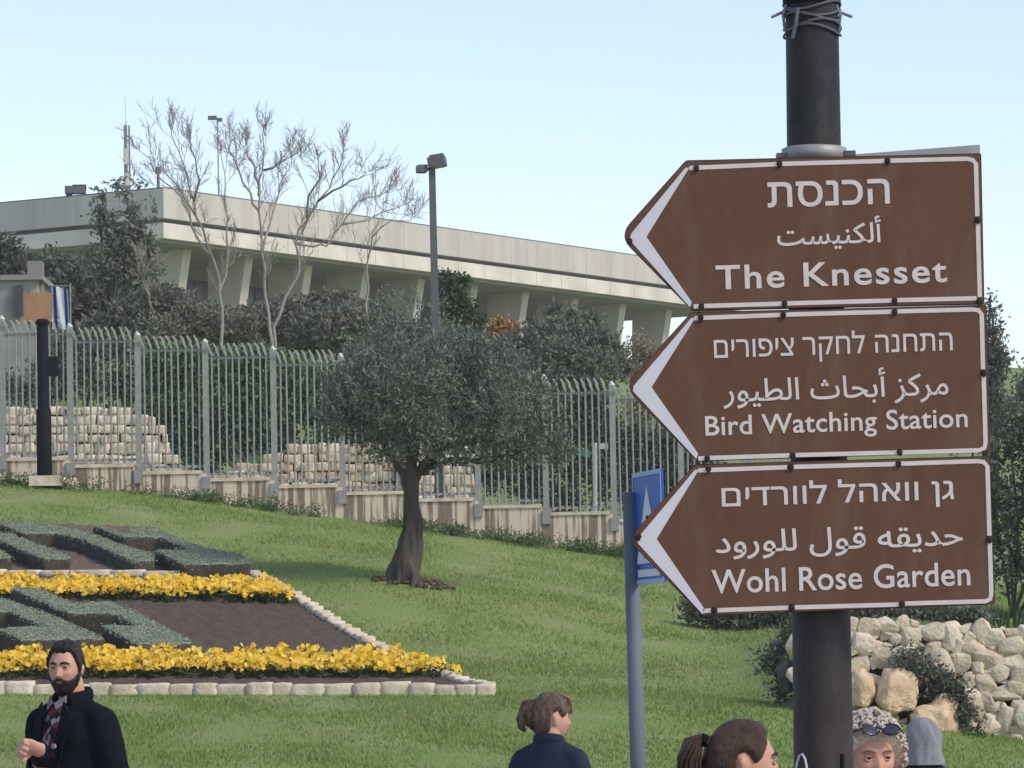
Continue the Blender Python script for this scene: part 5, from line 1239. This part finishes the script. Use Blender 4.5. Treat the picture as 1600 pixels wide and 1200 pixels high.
# woman with a ponytail, nearest the camera
c, H = place(1160, 1196, 12.8); yb, yh = math.radians(108), math.radians(102)
at = c - Rz(yb) @ np.array([0, -.026, 0])
def pony_hair(t, hp, WH, TB):
    hl = hairline([(0, 44), (30, 43), (48, 36), (62, 18), (74, 6), (82, 2), (92, 20), (106, 16), (120, -26), (180, -46)])
    obj('hair', WH(shell(hp, grow_above(hl, .016, 7), .0025, 70, 8)), HF, M_HAIRBR, t, True)
    m = MB(); tie = np.array([0, .108, .072])
    strands(m, [tie + [0, -.02, -.004], tie + [0, .010, .004], tie + [0, .032, -.012], tie + [0, .044, -.05], tie + [0, .046, -.11], tie + [0, .042, -.18], tie + [0, .036, -.24]], [.013, .013, .027, .034, .035, .030, .012], 130, 6, .0042)
    obj('ponytail', WH(m.arr()), m.F, M_HAIRBR, t, True)
    m = MB(); m.tube([tie + [0, -.006, .0], tie + [0, .010, .004]], [.0185, .0185], 16); obj('hair_tie', WH(m.arr()), m.F, M_BLACK, t, True)
    brows(t, WH, M_HAIRBR)
person('woman with dark brown hair in a high ponytail, in profile left of the sign pole', [at[0], at[1], 0], H, yb, yh, 0, 1.0, arms_default(), M_SKIN, M_TOPGR, .9, pony_hair, 1.1, 1.0, True)

# white-haired woman with sunglasses pushed up, half behind the pole
c, H = place(1359, 1184, 14.6); yb, yh = math.radians(12), math.radians(14)
at = c - Rz(yb) @ np.array([0, -.026, 0])
def white_hair(t, hp, WH, TB):
    hl = hairline([(0, 36), (30, 33), (55, 20), (72, 2), (85, -14), (110, -26), (180, -42)])
    obj('hair', WH(shell(hp, grow_above(hl, .030, 8), .012, 42, 4)), HF, M_HAIRWH, t, True)
    m = MB(); rs2 = np.random.default_rng(9)
    ks = np.where(HEL > hl - 1)[0]
    for k in rs2.choice(ks, 760, p=np.sin(_TH).ravel()[ks] / np.sin(_TH).ravel()[ks].sum()):  # small curls
        n = hp[k] / np.linalg.norm(hp[k]); p = hp[k] + n * rs2.uniform(.030, .040); u = np.cross(n, rs2.normal(size=3)); u /= np.linalg.norm(u); v = np.cross(n, u); r = rs2.uniform(.006, .011)
        m.tube([p + (u * math.cos(a) + n * math.sin(a)) * r + v * a * .002 for a in np.linspace(0, 3.4, 7)], [.0045] * 6 + [.002], 5)
    obj('curls', WH(m.arr()), m.F, M_HAIRWH, t, True)
    m = MB(); fr = MB()
    for s_ in (-1, 1):
        cc = np.array([s_ * .034, -.112, .104]); Rl = Rz(s_ * -.22) @ Rx(-.75)
        ring = np.array([(math.cos(a) * .029, 0, math.sin(a) * .021) for a in np.linspace(0, 2 * math.pi, 25)]) @ Rl.T + cc
        fr.tube(list(ring), .0034, 6, cap=False); m.add(np.vstack([ring[:-1], [cc + Rl @ np.array([0, -.004, 0])]]), [(i, (i + 1) % 24, 24) for i in range(24)])
        fr.tube([cc + Rl @ np.array([s_ * .029, 0, .006]), (s_ * .096, -.06, .085), (s_ * .100, .01, .045)], .003, 6)
    fr.tube([(-.007, -.118, .106), (0, -.121, .109), (.007, -.118, .106)], .003, 6)
    g_ = obj('sunglasses', WH(fr.arr()), fr.F, M_FRAME, t, True); obj('lens', WH(m.arr()), m.F, mat('dark_lens', (.03, .035, .06), .12, spec=.7), g_, True)
    brows(t, WH, mat('grey_brow', (.20, .14, .11), .8), .0020)
person('woman with short white curly hair and sunglasses pushed up, half behind the sign pole', [at[0], at[1], 0], H, yb, yh, math.radians(6), 1.0, arms_default(), M_SKIN2, mat('dusty_pink_top', (.30, .12, .13), .9), .9, white_hair, .9, 1.0, True)

# person in a grey headscarf, seen from behind
c, H = place(1440, 1164, 23.5); yb, yh = math.radians(-165), math.radians(-138)
at = c - Rz(yb) @ np.array([0, -.026, 0])
def scarf(t, hp, WH, TB):
    rows, cols = 44, 72; V = []
    for i in range(rows):
        f = i / (rows - 1); z = .142 - f * .245
        k_ = math.sqrt(max(0, 1 - max(0, z - .01) ** 2 / .137 ** 2)) if z > .01 else 1
        rx, ry = .086 * k_ + .004, .108 * k_ + .004
        if z < -.02: w_ = (-.02 - z) / .108; rx += .016 * w_ ** 1.3; ry += .010 * w_
        for j in range(cols):
            al = 2 * math.pi * j / cols; a0 = min(al, 2 * math.pi - al)
            q = 1.0
            if a0 < 1.15 and -.135 < z < .072: q = .60 + .4 * sstep(.95, 1.15, a0)
            fold = .10 * mnoise.noise((math.sin(al) * 1.7 + 4, math.cos(al) * 1.7, z * 9 + al * .6)) + .05 * mnoise.noise((math.sin(al) * 3.4, math.cos(al) * 3.4 + 7, z * 16))
            V.append((math.sin(al) * rx * q * (1 + fold), .004 - math.cos(al) * ry * q * (1 + fold), z))
    Fc = [(i * cols + j, (i + 1) * cols + j, (i + 1) * cols + (j + 1) % cols, i * cols + (j + 1) % cols) for i in range(rows - 1) for j in range(cols)] + [tuple(range(cols))]
    obj('headscarf', WH(np.array(V)), Fc, M_SCARF, t, True)
person('person in pale grey headscarf and dark jacket seen from behind', [at[0], at[1], 0], H, yb, yh, 0, 1.0, arms_default(), M_SKIN, mat('black_jacket', (.015, .016, .018), .85, (.022, .024, .026), 8), .88, scarf, 1.0, 1.0, True)

# ------------------------------------------------------------------ thin milky air
_ga = np.concatenate([o_.bound_box[i][2:3] for o_ in [bpy.data.objects['lawn']] for i in range(8)]); _z0 = float(min(_ga)) - 1
hz_ = MB(); hz_.box((0, 2100, (_z0 + 38) / 2), (7000, 5200, 38 - _z0)); hb = hz_.build('haze', bpy.data.materials.new('haze'), at=(0, 195, -1)); kind(hb, 'stuff')
hm = hb.data.materials[0]; hm.use_nodes = True; ht = hm.node_tree; ht.nodes.remove(ht.nodes['Principled BSDF'])
pv = ht.nodes.new('ShaderNodeVolumePrincipled'); pv.inputs['Color'].default_value = (.95, .96, .97, 1); pv.inputs['Density'].default_value = .00035
ht.links.new(pv.outputs[0], ht.nodes['Material Output'].inputs['Volume'])
tag(hb, 'thin pale haze over the hillside', 'haze')
